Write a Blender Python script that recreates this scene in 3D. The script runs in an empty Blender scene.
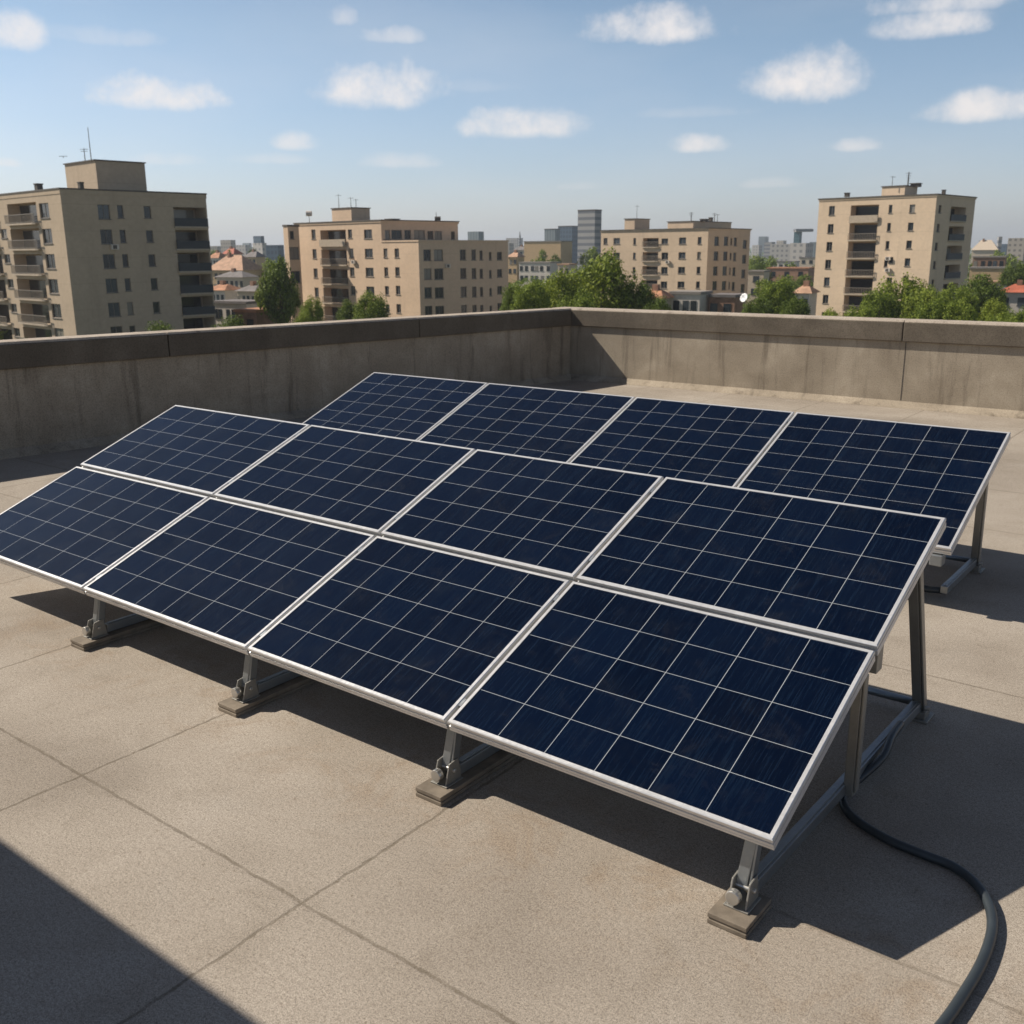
import bpy, math, random
from mathutils import Vector, Matrix, noise
R=math.radians
S=bpy.context.scene
COL=S.collection
rnd=random.Random(7)

# ------------------------------------------------------------------ camera, sky, sun, exposure
F=994.4; PITCH=.2577; YAW=-.6589; ROLL=-.0069; EYE=2.5312
cam_d=bpy.data.cameras.new("camera"); cam=bpy.data.objects.new("camera",cam_d); COL.objects.link(cam)
cam_d.sensor_width=36; cam_d.lens=36*F/1024; cam_d.clip_end=20000; cam_d.clip_start=.05
FW=Vector((math.sin(YAW)*math.cos(PITCH),math.cos(YAW)*math.cos(PITCH),-math.sin(PITCH)))
RT=Vector((math.cos(YAW),-math.sin(YAW),0)); UP=RT.cross(FW)
RT,UP=(math.cos(ROLL)*RT+math.sin(ROLL)*UP, -math.sin(ROLL)*RT+math.cos(ROLL)*UP)
cam.matrix_world=Matrix(((RT.x,UP.x,-FW.x,0),(RT.y,UP.y,-FW.y,0),(RT.z,UP.z,-FW.z,EYE),(0,0,0,1)))
cam_d.dof.use_dof=True; cam_d.dof.focus_distance=5.0; cam_d.dof.aperture_fstop=5.6
S.camera=cam

SUN_TRAVEL=Vector((1.06,.40,-1.0)).normalized()
tosun=-SUN_TRAVEL
sun_el=math.asin(tosun.z); sun_az=math.atan2(tosun.x,tosun.y)
sd=bpy.data.lights.new("sun",'SUN'); sd.energy=5.0; sd.angle=R(.53); sd.color=(1,.92,.81)
so=bpy.data.objects.new("sun",sd); COL.objects.link(so)
so.rotation_euler=SUN_TRAVEL.to_track_quat('-Z','Y').to_euler()

W=bpy.data.worlds.new("World"); S.world=W; W.use_nodes=True
nt=W.node_tree; N=nt.nodes; L=nt.links; N.clear()
def nd(t,**k):
    n=N.new(t)
    for a,b in k.items(): setattr(n,a,b)
    return n
def mth(op,a,b=None,c=None,clamp=False):
    n=N.new('ShaderNodeMath'); n.operation=op; n.use_clamp=clamp
    for i,v in enumerate((a,b,c)):
        if v is None: continue
        if isinstance(v,(int,float)): n.inputs[i].default_value=v
        else: L.new(v,n.inputs[i])
    return n.outputs[0]
sky=nd('ShaderNodeTexSky'); sky.sky_type='NISHITA'; sky.sun_disc=False
sky.sun_elevation=sun_el; sky.sun_rotation=sun_az; sky.air_density=1.0; sky.dust_density=.9; sky.ozone_density=1.8; sky.altitude=50
tc=nd('ShaderNodeTexCoord'); sep=nd('ShaderNodeSeparateXYZ'); L.new(tc.outputs['Generated'],sep.inputs[0])
AZ=mth('ARCTAN2',sep.outputs[0],sep.outputs[1]); EL=mth('ARCSINE',sep.outputs[2])
cv=nd('ShaderNodeCombineXYZ'); L.new(AZ,cv.inputs[0]); L.new(EL,cv.inputs[1])
def nz(scale,detail,rough=.6):
    n=nd('ShaderNodeTexNoise'); n.inputs['Scale'].default_value=scale; n.inputs['Detail'].default_value=detail; n.inputs['Roughness'].default_value=rough
    L.new(cv.outputs[0],n.inputs['Vector']); return n
n1=nz(34,7,.62); n2=nz(12,4,.5); n4=nz(95,5,.65)
nn=mth('SUBTRACT',n1.outputs[0],.5); nn2=mth('SUBTRACT',n2.outputs[0],.5); nn4=mth('SUBTRACT',n4.outputs[0],.5)
def pdir(px,py):
    d=(FW*F+RT*(px-512)-UP*(py-512)).normalized()
    return math.atan2(d.x,d.y),math.asin(d.z)
# cloud: centre px, base py, half width, height, strength
CL=[(158,110,66,30,1.0),(385,108,62,40,1.0),(522,138,60,25,.95),(12,52,34,34,.8),(652,44,74,32,.95),(812,100,62,42,1.0),
    (930,38,60,26,.9),(945,14,75,26,.72),(990,122,66,26,.95),(700,153,34,17,.8),(858,152,26,13,.75),(296,150,22,14,.65),
    (390,44,34,16,.55),(342,26,20,18,.5),(395,168,44,13,.45),(112,46,60,16,.28),(165,166,40,12,.38),(5,167,20,9,.5),
    (270,164,40,9,.3),(770,188,40,9,.3),(590,190,40,8,.25),(690,118,60,10,.2),(480,92,60,12,.15)]
acc=None
for (px,pb,hw,hh,st) in CL:
    hw*=1.14; hh*=1.22
    a0,e0=pdir(px,pb-hh*.32); a1,_=pdir(px+hw,pb-hh*.32); _,e1=pdir(px,pb-hh*.32-hh*.8)
    ra=abs(a1-a0); re=abs(e1-e0)
    da=mth('DIVIDE',mth('SUBTRACT',AZ,a0),ra); de=mth('SUBTRACT',EL,e0)
    up=mth('DIVIDE',mth('MAXIMUM',de,0),re); dn=mth('DIVIDE',mth('MINIMUM',de,0),re*.5)
    r2=mth('ADD',mth('POWER',mth('ABSOLUTE',da),2.0),mth('ADD',mth('MULTIPLY',up,up),mth('MULTIPLY',dn,dn)))
    den=mth('SUBTRACT',1.0,r2)
    den=mth('ADD',den,mth('ADD',mth('MULTIPLY',nn4,.6),mth('ADD',mth('MULTIPLY',nn,1.75),mth('MULTIPLY',nn2,1.4))))
    den=mth('MULTIPLY',mth('ADD',den,.12),.66,clamp=True)
    den=mth('MULTIPLY',mth('MULTIPLY',mth('MULTIPLY',den,den),mth('SUBTRACT',3.0,mth('MULTIPLY',den,2.0))),st)
    acc=den if acc is None else mth('MAXIMUM',acc,den)
# thin veil everywhere
n3=nd('ShaderNodeTexNoise'); n3.inputs['Scale'].default_value=3.2; n3.inputs['Detail'].default_value=5
mp=nd('ShaderNodeMapping'); mp.inputs['Scale'].default_value=(1,3,1); L.new(cv.outputs[0],mp.inputs[0]); L.new(mp.outputs[0],n3.inputs['Vector'])
veil=mth('MULTIPLY',mth('SUBTRACT',n3.outputs[0],.45),.5,clamp=True)
acc=mth('MAXIMUM',acc,veil)
mixc=nd('ShaderNodeMix'); mixc.data_type='RGBA'
L.new(acc,mixc.inputs[0])
SKYK=.115
hs=nd('ShaderNodeHueSaturation'); hs.inputs['Saturation'].default_value=.93; L.new(sky.outputs[0],hs.inputs['Color'])

# the air is bright and pale low down, deep blue overhead
rp=nd('ShaderNodeValToRGB'); e=rp.color_ramp.elements
e[0].position=0; e[0].color=(.85,.875,1.06,1); e[1].position=1; e[1].color=(.17,.20,.25,1)
for p_,c_ in ((.16,(.70,.765,.81,1)),(.40,(.33,.37,.43,1))):
    k_=e.new(p_); k_.color=c_
L.new(mth('DIVIDE',EL,1.2,clamp=True),rp.inputs[0])
mu=nd('ShaderNodeMix',data_type='RGBA',blend_type='MULTIPLY'); mu.inputs[0].default_value=1; L.new(hs.outputs[0],mu.inputs[6]); L.new(rp.outputs[0],mu.inputs[7])
L.new(mu.outputs[2],mixc.inputs[6]); mixc.inputs[7].default_value=(6.7,6.35,6.2,1)
bg=nd('ShaderNodeBackground'); bg.inputs[1].default_value=SKYK; L.new(mixc.outputs[2],bg.inputs[0])
ow=nd('ShaderNodeOutputWorld'); L.new(bg.outputs[0],ow.inputs[0])

S.view_settings.view_transform='Standard'; S.view_settings.look='None'; S.view_settings.exposure=.3; S.view_settings.gamma=1
S.cycles.max_bounces=6; S.cycles.use_denoising=True
try: S.cycles.volume_bounces=0
except Exception: pass

# ------------------------------------------------------------------ pixel <-> world measuring helpers
FH=Vector((math.sin(YAW),math.cos(YAW))); RH=Vector((math.cos(YAW),-math.sin(YAW)))
EYEV=Vector((0,0,EYE))
def ray(px,py): return FW*F+RT*(px-512)-UP*(py-512)
def spot(px,D,py=250):           # plan position of a thing seen at px, D metres ahead
    d=ray(px,py); h=Vector((d.x,d.y)); t=D/h.dot(FH); return h*t
def height(px,py,D):             # world z of that pixel at D metres ahead
    d=ray(px,py); t=D/Vector((d.x,d.y)).dot(FH); return EYE+d.z*t
GROUND=-16.0

# ------------------------------------------------------------------ materials
MATS={}
def newmat(name):
    m=bpy.data.materials.new(name); m.use_nodes=True; m.node_tree.nodes.clear(); MATS[name]=m
    return m,m.node_tree.nodes,m.node_tree.links
class G:
    """tiny node-graph writer"""
    def __init__(s,name):
        s.m,s.n,s.l=newmat(name)
        s.out=s.n.new('ShaderNodeOutputMaterial'); s.b=s.n.new('ShaderNodeBsdfPrincipled'); s.l.new(s.b.outputs[0],s.out.inputs[0])
        s.tc=s.n.new('ShaderNodeTexCoord')
    def set(s,k,v):
        if hasattr(v,'is_linked') or isinstance(v,bpy.types.NodeSocket): s.l.new(v,s.b.inputs[k])
        else: s.b.inputs[k].default_value=v
    def mapd(s,src,scale):
        n=s.n.new('ShaderNodeMapping'); n.inputs['Scale'].default_value=scale; s.l.new(src,n.inputs[0]); return n.outputs[0]
    def noise(s,vec,scale,detail=4,rough=.55,dist=0):
        n=s.n.new('ShaderNodeTexNoise'); n.inputs['Scale'].default_value=scale; n.inputs['Detail'].default_value=detail
        n.inputs['Roughness'].default_value=rough; n.inputs['Distortion'].default_value=dist
        if vec: s.l.new(vec,n.inputs['Vector'])
        return n.outputs[0]
    def math(s,op,a,b=None,c=None,clamp=False):
        n=s.n.new('ShaderNodeMath'); n.operation=op; n.use_clamp=clamp
        for i,v in enumerate((a,b,c)):
            if v is None: continue
            if isinstance(v,(int,float)): n.inputs[i].default_value=v
            else: s.l.new(v,n.inputs[i])
        return n.outputs[0]
    def ramp(s,fac,stops):
        n=s.n.new('ShaderNodeValToRGB'); e=n.color_ramp.elements
        while len(e)<len(stops): e.new(.5)
        for i,(p,c) in enumerate(stops):
            e[i].position=p; e[i].color=tuple(c)+(1,) if len(c)==3 else c
        s.l.new(fac,n.inputs[0]); return n.outputs[0]
    def mix(s,fac,a,b,mode='MIX'):
        n=s.n.new('ShaderNodeMix'); n.data_type='RGBA'; n.blend_type=mode
        for i,v in ((0,fac),(6,a),(7,b)):
            if isinstance(v,(int,float)): n.inputs[i].default_value=v
            elif isinstance(v,tuple): n.inputs[i].default_value=v+(1,) if len(v)==3 else v
            else: s.l.new(v,n.inputs[i])
        return n.outputs[2]
    def bump(s,h,strength=.3,dist=.01):
        n=s.n.new('ShaderNodeBump'); n.inputs['Strength'].default_value=strength; n.inputs['Distance'].default_value=dist
        s.l.new(h,n.inputs['Height']); s.l.new(n.outputs[0],s.b.inputs['Normal'])
    def smooth(s,v,a,b):
        n=s.n.new('ShaderNodeMapRange'); n.interpolation_type='SMOOTHSTEP'
        s.l.new(v,n.inputs[0]); n.inputs[1].default_value=a; n.inputs[2].default_value=b; return n.outputs[0]

def plain(name,col,rough=.6,metal=0,var=.12,scale=3,spec=.5,coords='Object',bump=0):
    g=G(name); v=g.noise(g.tc.outputs[coords],scale,5)
    k=1-var; c2=tuple(min(1,x*(1+var)) for x in col); c1=tuple(x*k for x in col)
    g.set('Base Color',g.ramp(v,[(.3,c1),(.7,c2)])); g.set('Roughness',rough); g.set('Metallic',metal); g.set('Specular IOR Level',spec)
    if bump: g.bump(g.noise(g.tc.outputs[coords],scale*12,3),bump,.004)
    return g.m

def m_floor():
    g=G('roof_concrete'); P=g.tc.outputs['Object']
    sx=g.n.new('ShaderNodeSeparateXYZ'); g.l.new(P,sx.inputs[0]); X,Y=sx.outputs[0],sx.outputs[1]
    big=g.noise(P,.55,5,.6,.4); mid=g.noise(P,3.0,6,.65,.3); fine=g.noise(P,120,4,.8); grit=g.noise(P,320,2,.6); pit=g.noise(P,34,3,.5)
    base=g.ramp(big,[(.3,(.300,.258,.210)),(.5,(.372,.324,.266)),(.70,(.445,.392,.328))])
    base=g.mix(g.math('MULTIPLY',g.smooth(mid,.5,.75),.35),base,(.235,.196,.150),'MIX')
    base=g.mix(g.math('MULTIPLY',g.smooth(g.noise(P,1.3,4,.6,.8),.56,.72),.45),base,(.40,.357,.302))
    # rusty run-off band along the front of the array
    rb=g.math('MULTIPLY',g.smooth(Y,2.5,3.05),g.math('SUBTRACT',1.0,g.smooth(Y,3.4,3.7)))
    rb=g.math('MULTIPLY',rb,g.math('MULTIPLY',g.smooth(g.noise(P,2.6,6,.75,.7),.46,.66),.38))
    base=g.mix(rb,base,(.27,.19,.12))
    gr=g.ramp(fine,[(.36,(.48,.46,.44)),(.5,(1,1,1)),(.66,(1.25,1.24,1.22))])
    base=g.mix(.85,base,gr,'MULTIPLY')
    gr2=g.ramp(grit,[(.36,(.45,.43,.41)),(.52,(1,1,1)),(.66,(1.3,1.3,1.3))]); base=g.mix(.85,base,gr2,'MULTIPLY')
    crs=g.noise(P,48,5,.75); base=g.mix(.6,base,g.ramp(crs,[(.34,(.70,.68,.66)),(.5,(1,1,1)),(.68,(1.2,1.2,1.19))]),'MULTIPLY')
    dots=g.smooth(pit,.66,.72); base=g.mix(g.math('MULTIPLY',dots,.5),base,(.16,.12,.08))
    # joints
    wob=g.math('MULTIPLY',g.math('SUBTRACT',g.noise(P,1.6,4,.7),.5),.05)
    wob2=g.math('MULTIPLY',g.math('SUBTRACT',g.noise(P,14,3,.7),.5),.022)
    w=g.math('ADD',wob,wob2); J=None
    def line(coord,at,wd=.012,k=1.0,mask=None):
        nonlocal J
        d=g.math('ABSOLUTE',g.math('ADD',g.math('SUBTRACT',coord,at),w))
        v=g.math('MULTIPLY',g.math('SUBTRACT',1.0,g.smooth(d,wd*.5,wd*1.6)),k)
        if mask is not None: v=g.math('MULTIPLY',v,mask)
        J=v if J is None else g.math('MAXIMUM',J,v)
    for yy in (-5.3,-1.6,2.22,6.0,9.69,13.2): line(Y,yy,.0078,.9)
    right=g.smooth(X,-1.3,-1.25)
    line(Y,3.31,.009,.6,right)
    line(Y,11.4,.012,.8,g.smooth(X,-3.0,-2.9)); line(Y,4.93,.01,.7,g.math('SUBTRACT',1.0,g.smooth(X,-9.3,-9.0)))
    for i in list(range(-9,1))+[2,3,4,5,6]: line(X,-2.79+1.665*i,.0078,.95)
    Jv=g.math('MULTIPLY',J,g.ramp(g.noise(P,9,5,.75),[(.3,(.35,)*3),(.62,(1,)*3)]))
    base=g.mix(g.math('MULTIPLY',Jv,.75),base,(.11,.088,.06))
    hal=g.noise(P,.9,6,.7,1.2); base=g.mix(g.math('MULTIPLY',g.smooth(hal,.58,.64),.10),base,(.18,.15,.11))
    # soft dirt beside joints
    g.set('Base Color',base); g.set('Roughness',.93); g.set('Specular IOR Level',.2)
    h=g.math('SUBTRACT',g.math('ADD',g.math('MULTIPLY',fine,.35),g.math('MULTIPLY',grit,.25)),g.math('MULTIPLY',J,1.4))
    g.bump(h,.22,.004); return g.m
def m_wall(name,c1,c2,c3):
    g=G(name); P=g.tc.outputs['Object']
    st=g.noise(g.mapd(P,(2.6,2.6,.22)),1.9,6,.7,.3); bl=g.noise(P,1.4,5,.6,.4); fine=g.noise(P,55,4,.7); grit=g.noise(P,170,2,.6)
    base=g.ramp(bl,[(.3,c1),(.55,c2),(.75,c3)])
    base=g.mix(g.math('MULTIPLY',g.smooth(st,.5,.72),.6),base,(.115,.092,.068))
    base=g.mix(.8,base,g.ramp(fine,[(.33,(.6,.58,.56)),(.5,(1,1,1)),(.7,(1.2,1.2,1.2))]),'MULTIPLY')
    base=g.mix(.6,base,g.ramp(grit,[(.33,(.7,.7,.7)),(.5,(1,1,1)),(.7,(1.15,1.15,1.15))]),'MULTIPLY')
    g.set('Base Color',base); g.set('Roughness',.92); g.set('Specular IOR Level',.2); g.bump(g.math('ADD',fine,grit),.5,.006); return g.m
def m_cells(name,nx,ny):
    g=G(name); uv=g.tc.outputs['UV']; sx=g.n.new('ShaderNodeSeparateXYZ'); g.l.new(uv,sx.inputs[0]); U,V=sx.outputs[0],sx.outputs[1]
    def edge(c,n,t):
        fr=g.math('FRACT',c); d=g.math('MINIMUM',fr,g.math('SUBTRACT',1.0,fr))
        inside=g.math('MULTIPLY',g.math('GREATER_THAN',c,.3),g.math('LESS_THAN',c,n-.3))
        return g.math('MULTIPLY',g.math('LESS_THAN',d,t),inside)
    ln=g.math('MAXIMUM',edge(U,nx,.0052),edge(V,ny,.0058))
    cell=g.n.new('ShaderNodeCombineXYZ'); g.l.new(g.math('FLOOR',U),cell.inputs[0]); g.l.new(g.math('FLOOR',V),cell.inputs[1])
    oi=g.n.new('ShaderNodeObjectInfo'); g.l.new(g.math('MULTIPLY',oi.outputs['Random'],40.0),cell.inputs[2])
    wn=g.n.new('ShaderNodeTexWhiteNoise'); g.l.new(cell.outputs[0],wn.inputs[0])
    off=g.n.new('ShaderNodeVectorMath'); off.operation='ADD'; g.l.new(uv,off.inputs[0]); g.l.new(cell.outputs[0],off.inputs[1])
    streak=g.noise(g.mapd(off.outputs[0],(22,.7,1)),1.0,5,.8)
    cloud=g.noise(off.outputs[0],.9,5,.65)
    base=g.ramp(wn.outputs[0],[(0,(.0006,.0028,.0105)),(1,(.0013,.0052,.018))])
    base=g.mix(g.math('MULTIPLY',g.smooth(streak,.47,.66),.85),base,(.0048,.012,.028))
    base=g.mix(g.math('MULTIPLY',g.smooth(cloud,.5,.8),.35),base,(.0055,.009,.016))
    # faint bus bars
    fb=g.math('FRACT',g.math('MULTIPLY',U,4.0)); db=g.math('ABSOLUTE',g.math('SUBTRACT',fb,.5))
    base=g.mix(g.math('MULTIPLY',g.math('LESS_THAN',db,.02),g.math('MULTIPLY',g.smooth(g.noise(off.outputs[0],1.7,3),.45,.7),.12)),base,(.05,.07,.10))
    base=g.mix(ln,base,(.40,.42,.43))
    dust=g.noise(g.tc.outputs['Object'],5.0,6,.7,.6); base=g.mix(g.math('MULTIPLY',g.smooth(dust,.5,.85),.10),base,(.12,.115,.10))
    g.set('Base Color',base); g.set('Roughness',g.ramp(cloud,[(.3,(.10,)*3),(.8,(.22,)*3)])); g.set('Specular IOR Level',.30); g.set('IOR',1.45)
    g.bump(g.noise(off.outputs[0],2.0,3),.02,.01)
    return g.m
def m_metal(name,col,rough,metal=1.0):
    g=G(name); P=g.tc.outputs['Object']; v=g.noise(P,6,5,.7); s=g.noise(P,60,3,.6)
    g.set('Base Color',g.ramp(v,[(.3,tuple(x*.82 for x in col)),(.7,col)])); g.set('Metallic',metal)
    g.set('Roughness',g.ramp(s,[(.3,(rough*.8,)*3),(.7,(rough*1.25,)*3)])); g.bump(s,.06,.002); return g.m
def m_facade(name,c,stain=.35,course=3.0):
    g=G(name); P=g.tc.outputs['Object']
    bl=g.noise(P,.12,5,.6); st=g.noise(g.mapd(P,(.5,.5,.05)),1.0,5,.7); fine=g.noise(P,2.2,5,.7)
    base=g.ramp(bl,[(.3,tuple(x*.9 for x in c)),(.7,tuple(min(1,x*1.07) for x in c))])
    base=g.mix(g.math('MULTIPLY',g.smooth(st,.52,.75),stain),base,tuple(x*.62 for x in c))
    base=g.mix(.5,base,g.ramp(fine,[(.3,(.82,.82,.82)),(.7,(1.1,1.1,1.1))]),'MULTIPLY')
    sx=g.n.new('ShaderNodeSeparateXYZ'); g.l.new(P,sx.inputs[0])
    fz=g.math('FRACT',g.math('DIVIDE',sx.outputs[2],course)); dz=g.math('MINIMUM',fz,g.math('SUBTRACT',1.0,fz))
    base=g.mix(g.math('MULTIPLY',g.math('LESS_THAN',dz,.012),.25),base,tuple(x*.5 for x in c))
    g.set('Base Color',base); g.set('Roughness',.9); g.set('Specular IOR Level',.2); return g.m
def m_far(name,c,win,sx_,sz_,fx=.5,fz=.45):
    g=G(name); P=g.tc.outputs['Object']; s=g.n.new('ShaderNodeSeparateXYZ'); g.l.new(P,s.inputs[0])
    h=g.math('ADD',s.outputs[0],g.math('MULTIPLY',s.outputs[1],1.0))
    a=g.math('LESS_THAN',g.math('FRACT',g.math('DIVIDE',h,sx_)),fx); b=g.math('LESS_THAN',g.math('FRACT',g.math('DIVIDE',s.outputs[2],sz_)),fz)
    no=g.noise(P,.06,4); base=g.ramp(no,[(.3,tuple(x*.9 for x in c)),(.7,c)])
    g.set('Base Color',g.mix(g.math('MULTIPLY',g.math('MULTIPLY',a,b),.85),base,win)); g.set('Roughness',.8); return g.m
def m_leaf(name,c1,c2,c3):
    g=G(name); P=g.tc.outputs['Object']; geo=g.n.new('ShaderNodeNewGeometry'); oi=g.n.new('ShaderNodeObjectInfo')
    v=g.noise(P,.55,3,.6); r=g.math('ADD',g.math('MULTIPLY',geo.outputs['Random Per Island'],.45),g.math('MULTIPLY',v,.6))
    r=g.math('ADD',r,g.math('MULTIPLY',g.math('SUBTRACT',oi.outputs['Random'],.5),.14))
    col=g.ramp(r,[(.25,c1),(.5,c2),(.78,c3)]); g.set('Base Color',col); g.set('Roughness',.65); g.set('Specular IOR Level',.25)
    tr=g.n.new('ShaderNodeBsdfTranslucent'); g.l.new(col,tr.inputs[0]); mx=g.n.new('ShaderNodeMixShader'); mx.inputs[0].default_value=.35
    g.l.new(g.b.outputs[0],mx.inputs[1]); g.l.new(tr.outputs[0],mx.inputs[2]); g.l.new(mx.outputs[0],g.out.inputs[0]); return g.m
def m_glass(name,col=(.02,.026,.032)):
    g=G(name); P=g.tc.outputs['Object']; oi=g.n.new('ShaderNodeObjectInfo')
    c=g.mix(g.smooth(oi.outputs['Random'],.55,.9),col,tuple(x*2.5+.02 for x in col)); c=g.mix(g.math('GREATER_THAN',oi.outputs['Random'],.88),c,(.22,.20,.17)); g.set('Base Color',c); g.set('Roughness',.12); g.set('Specular IOR Level',.5); return g.m

FLOOR=m_floor()
WALL=m_wall('parapet_concrete',(.272,.226,.168),(.355,.299,.226),(.445,.380,.292))
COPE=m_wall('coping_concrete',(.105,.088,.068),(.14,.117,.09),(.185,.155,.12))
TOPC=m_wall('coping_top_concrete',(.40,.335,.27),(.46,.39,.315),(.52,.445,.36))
CELL5=m_cells('solar_cells_five_rows',6,5); CELL7=m_cells('solar_cells_seven_rows',6,7)
FRAME=m_metal('anodised_frame',(.74,.73,.715),.36,.45)
BACK=plain('back_sheet_white',(.55,.55,.54),.5)
GALV=m_metal('galvanised_steel',(.33,.35,.36),.42,.75)
GALVB=m_metal('weathered_steel_post',(.35,.335,.30),.5,.6)
BOLT=m_metal('bright_bolt',(.6,.58,.54),.35,.8)
RUBBERJ=plain('joint_sealant',(.05,.045,.04),.8)
FOOTM=plain('foot_timber',(.20,.165,.125),.8,0,.3,9,.3,bump=.3)
RUBBER=plain('cable_rubber',(.032,.040,.045),.42,0,.15,12,.6)
FAC={1:m_facade('facade_warm_grey',(.48,.375,.265)),2:m_facade('facade_ochre',(.64,.47,.325)),3:m_facade('facade_pale_ochre',(.62,.47,.33)),4:m_facade('facade_cream',(.68,.52,.365))}
TRIM=plain('roof_edge_dark',(.10,.085,.07),.8)
SLAB=plain('balcony_slab_concrete',(.42,.34,.25),.85)
RAIL=plain('railing_paint',(.20,.17,.135),.6)
WFR=plain('window_frame_paint',(.16,.14,.12),.6)
DARKP=plain('dark_railing_panel',(.030,.034,.038),.6)
GLS=m_glass('window_glass'); GLSD=m_glass('balcony_glass',(.012,.014,.017))
ROOFGR=plain('flat_roof_gravel',(.25,.22,.19),.95)
TERRA=plain('terracotta_tiles',(.40,.19,.10),.85,0,.3,.8); TERRA2=plain('pale_terracotta_tiles',(.45,.27,.17),.85,0,.25,.8)
REDT=plain('red_roof_tiles',(.40,.11,.06),.8,0,.2,.8); GREYR=plain('grey_slate_roof',(.17,.15,.14),.85,0,.2,.8)
CREAM=plain('cream_render',(.55,.45,.34),.9); OCHRE=plain('ochre_render',(.52,.36,.20),.9); WHITE=plain('white_render',(.62,.55,.47),.9); BRICK=plain('brown_brick',(.30,.17,.11),.9,0,.25,1.5)
TRUNK=plain('bark',(.09,.065,.045),.9)
LEAFA=m_leaf('leaves_mid_green',(.055,.085,.009),(.16,.215,.022),(.29,.34,.045))
LEAFB=m_leaf('leaves_dark_green',(.038,.062,.009),(.11,.158,.020),(.205,.255,.038))
LEAFC=m_leaf('leaves_yellow_green',(.08,.115,.010),(.20,.25,.025),(.34,.38,.05))
MAST=plain('antenna_metal',(.16,.15,.14),.5,.4)
DISH=plain('dish_white',(.8,.8,.8),.5)
GRASSG=None
# ------------------------------------------------------------------ mesh builder
class MB:
    def __init__(s): s.v=[]; s.f=[]; s.uv=None; s.sm=False
    def quad(s,a,b,c,d):
        i=len(s.v); s.v+= [Vector(a),Vector(b),Vector(c),Vector(d)]; s.f.append((i,i+1,i+2,i+3)); return s
    def poly(s,pts):
        i=len(s.v); s.v+=[Vector(p) for p in pts]; s.f.append(tuple(range(i,i+len(pts)))); return s
    def hull(s,bot,top):           # prism between two rings of equal length
        n=len(bot); i=len(s.v); s.v+=[Vector(p) for p in bot]+[Vector(p) for p in top]
        s.f.append(tuple(i+k for k in reversed(range(n)))); s.f.append(tuple(i+n+k for k in range(n)))
        for k in range(n): s.f.append((i+k,i+(k+1)%n,i+n+(k+1)%n,i+n+k))
        return s
    def box(s,x0,x1,y0,y1,z0,z1):
        return s.hull([(x0,y0,z0),(x1,y0,z0),(x1,y1,z0),(x0,y1,z0)],[(x0,y0,z1),(x1,y0,z1),(x1,y1,z1),(x0,y1,z1)])
    def bar(s,p,q,w,h,upv=(0,0,1)):  # rectangular bar from p to q
        p=Vector(p);q=Vector(q);d=(q-p).normalized(); u=Vector(upv)
        if abs(d.dot(u))>.98: u=Vector((0,1,0))
        sd_=d.cross(u).normalized()*(w/2); uu=sd_.cross(d).normalized()*(h/2)
        r=lambda c:[c-sd_-uu,c+sd_-uu,c+sd_+uu,c-sd_+uu]
        return s.hull(r(p),r(q))
    def tube(s,pts,r,n=10,cap=True,radii=None):
        pts=[Vector(p) for p in pts]; i0=len(s.v); prev=None
        for k,p in enumerate(pts):
            d=(pts[min(k+1,len(pts)-1)]-pts[max(k-1,0)]).normalized()
            if prev is None: u=Vector((0,0,1)) if abs(d.z)<.9 else Vector((1,0,0)); u=(u-d*u.dot(d)).normalized()
            else: u=(prev-d*prev.dot(d)).normalized()
            prev=u; w=d.cross(u); rr=radii[k] if radii else r
            for j in range(n):
                a=2*math.pi*j/n; s.v.append(p+u*math.cos(a)*rr+w*math.sin(a)*rr)
        for k in range(len(pts)-1):
            for j in range(n):
                a=i0+k*n+j; b=i0+k*n+(j+1)%n; s.f.append((a,b,b+n,a+n))
        if cap:
            s.f.append(tuple(i0+j for j in reversed(range(n)))); e=i0+(len(pts)-1)*n; s.f.append(tuple(e+j for j in range(n)))
        return s
    def build(s,name,mat,parent=None,smooth=False,bevel=0,uvs=None):
        me=bpy.data.meshes.new(name); org=Vector((0,0,0)); p=parent
        if parent is not None and not s.__dict__.get('local'):
            while p is not None: org+=p.location; p=p.parent
        me.from_pydata([tuple(v-org) for v in s.v],[],s.f); me.validate(); me.materials.append(mat)
        if smooth:
            for q in me.polygons: q.use_smooth=True
        o=bpy.data.objects.new(name,me); COL.objects.link(o)
        if parent is not None: o.parent=parent
        if bevel:
            b=o.modifiers.new('bevel','BEVEL'); b.width=bevel; b.segments=2; b.limit_method='ANGLE'; b.angle_limit=R(40)
        return o
def local(mb): mb.local=True; return mb
def thing(name,label,cat,loc=(0,0,0),rz=0,group=None):
    o=bpy.data.objects.new(name,None); COL.objects.link(o); o.location=loc; o.rotation_euler=(0,0,rz); o.empty_display_size=.2
    o['label']=label; o['category']=cat
    if group: o['group']=group
    return o
def tag(o,label,cat,group=None):
    o['label']=label; o['category']=cat
    if group: o['group']=group
    return o
def struct(o): o['kind']='structure'; return o

# ------------------------------------------------------------------ ground and rooftop
def m_ground():
    g=G('town_ground'); P=g.tc.outputs['Object']; v=g.noise(P,.012,6,.65); w=g.noise(P,.09,5,.6)
    c=g.ramp(v,[(.35,(.045,.065,.022)),(.5,(.09,.10,.045)),(.6,(.20,.17,.12)),(.7,(.07,.09,.03))])
    c=g.mix(g.smooth(w,.55,.7),c,(.24,.20,.15)); g.set('Base Color',c); g.set('Roughness',.95); return g.m
mb=MB(); mb.quad((-9000,-9000,GROUND),(9000,-9000,GROUND),(9000,9000,GROUND),(-9000,9000,GROUND)); struct(mb.build('ground',m_ground()))

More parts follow.
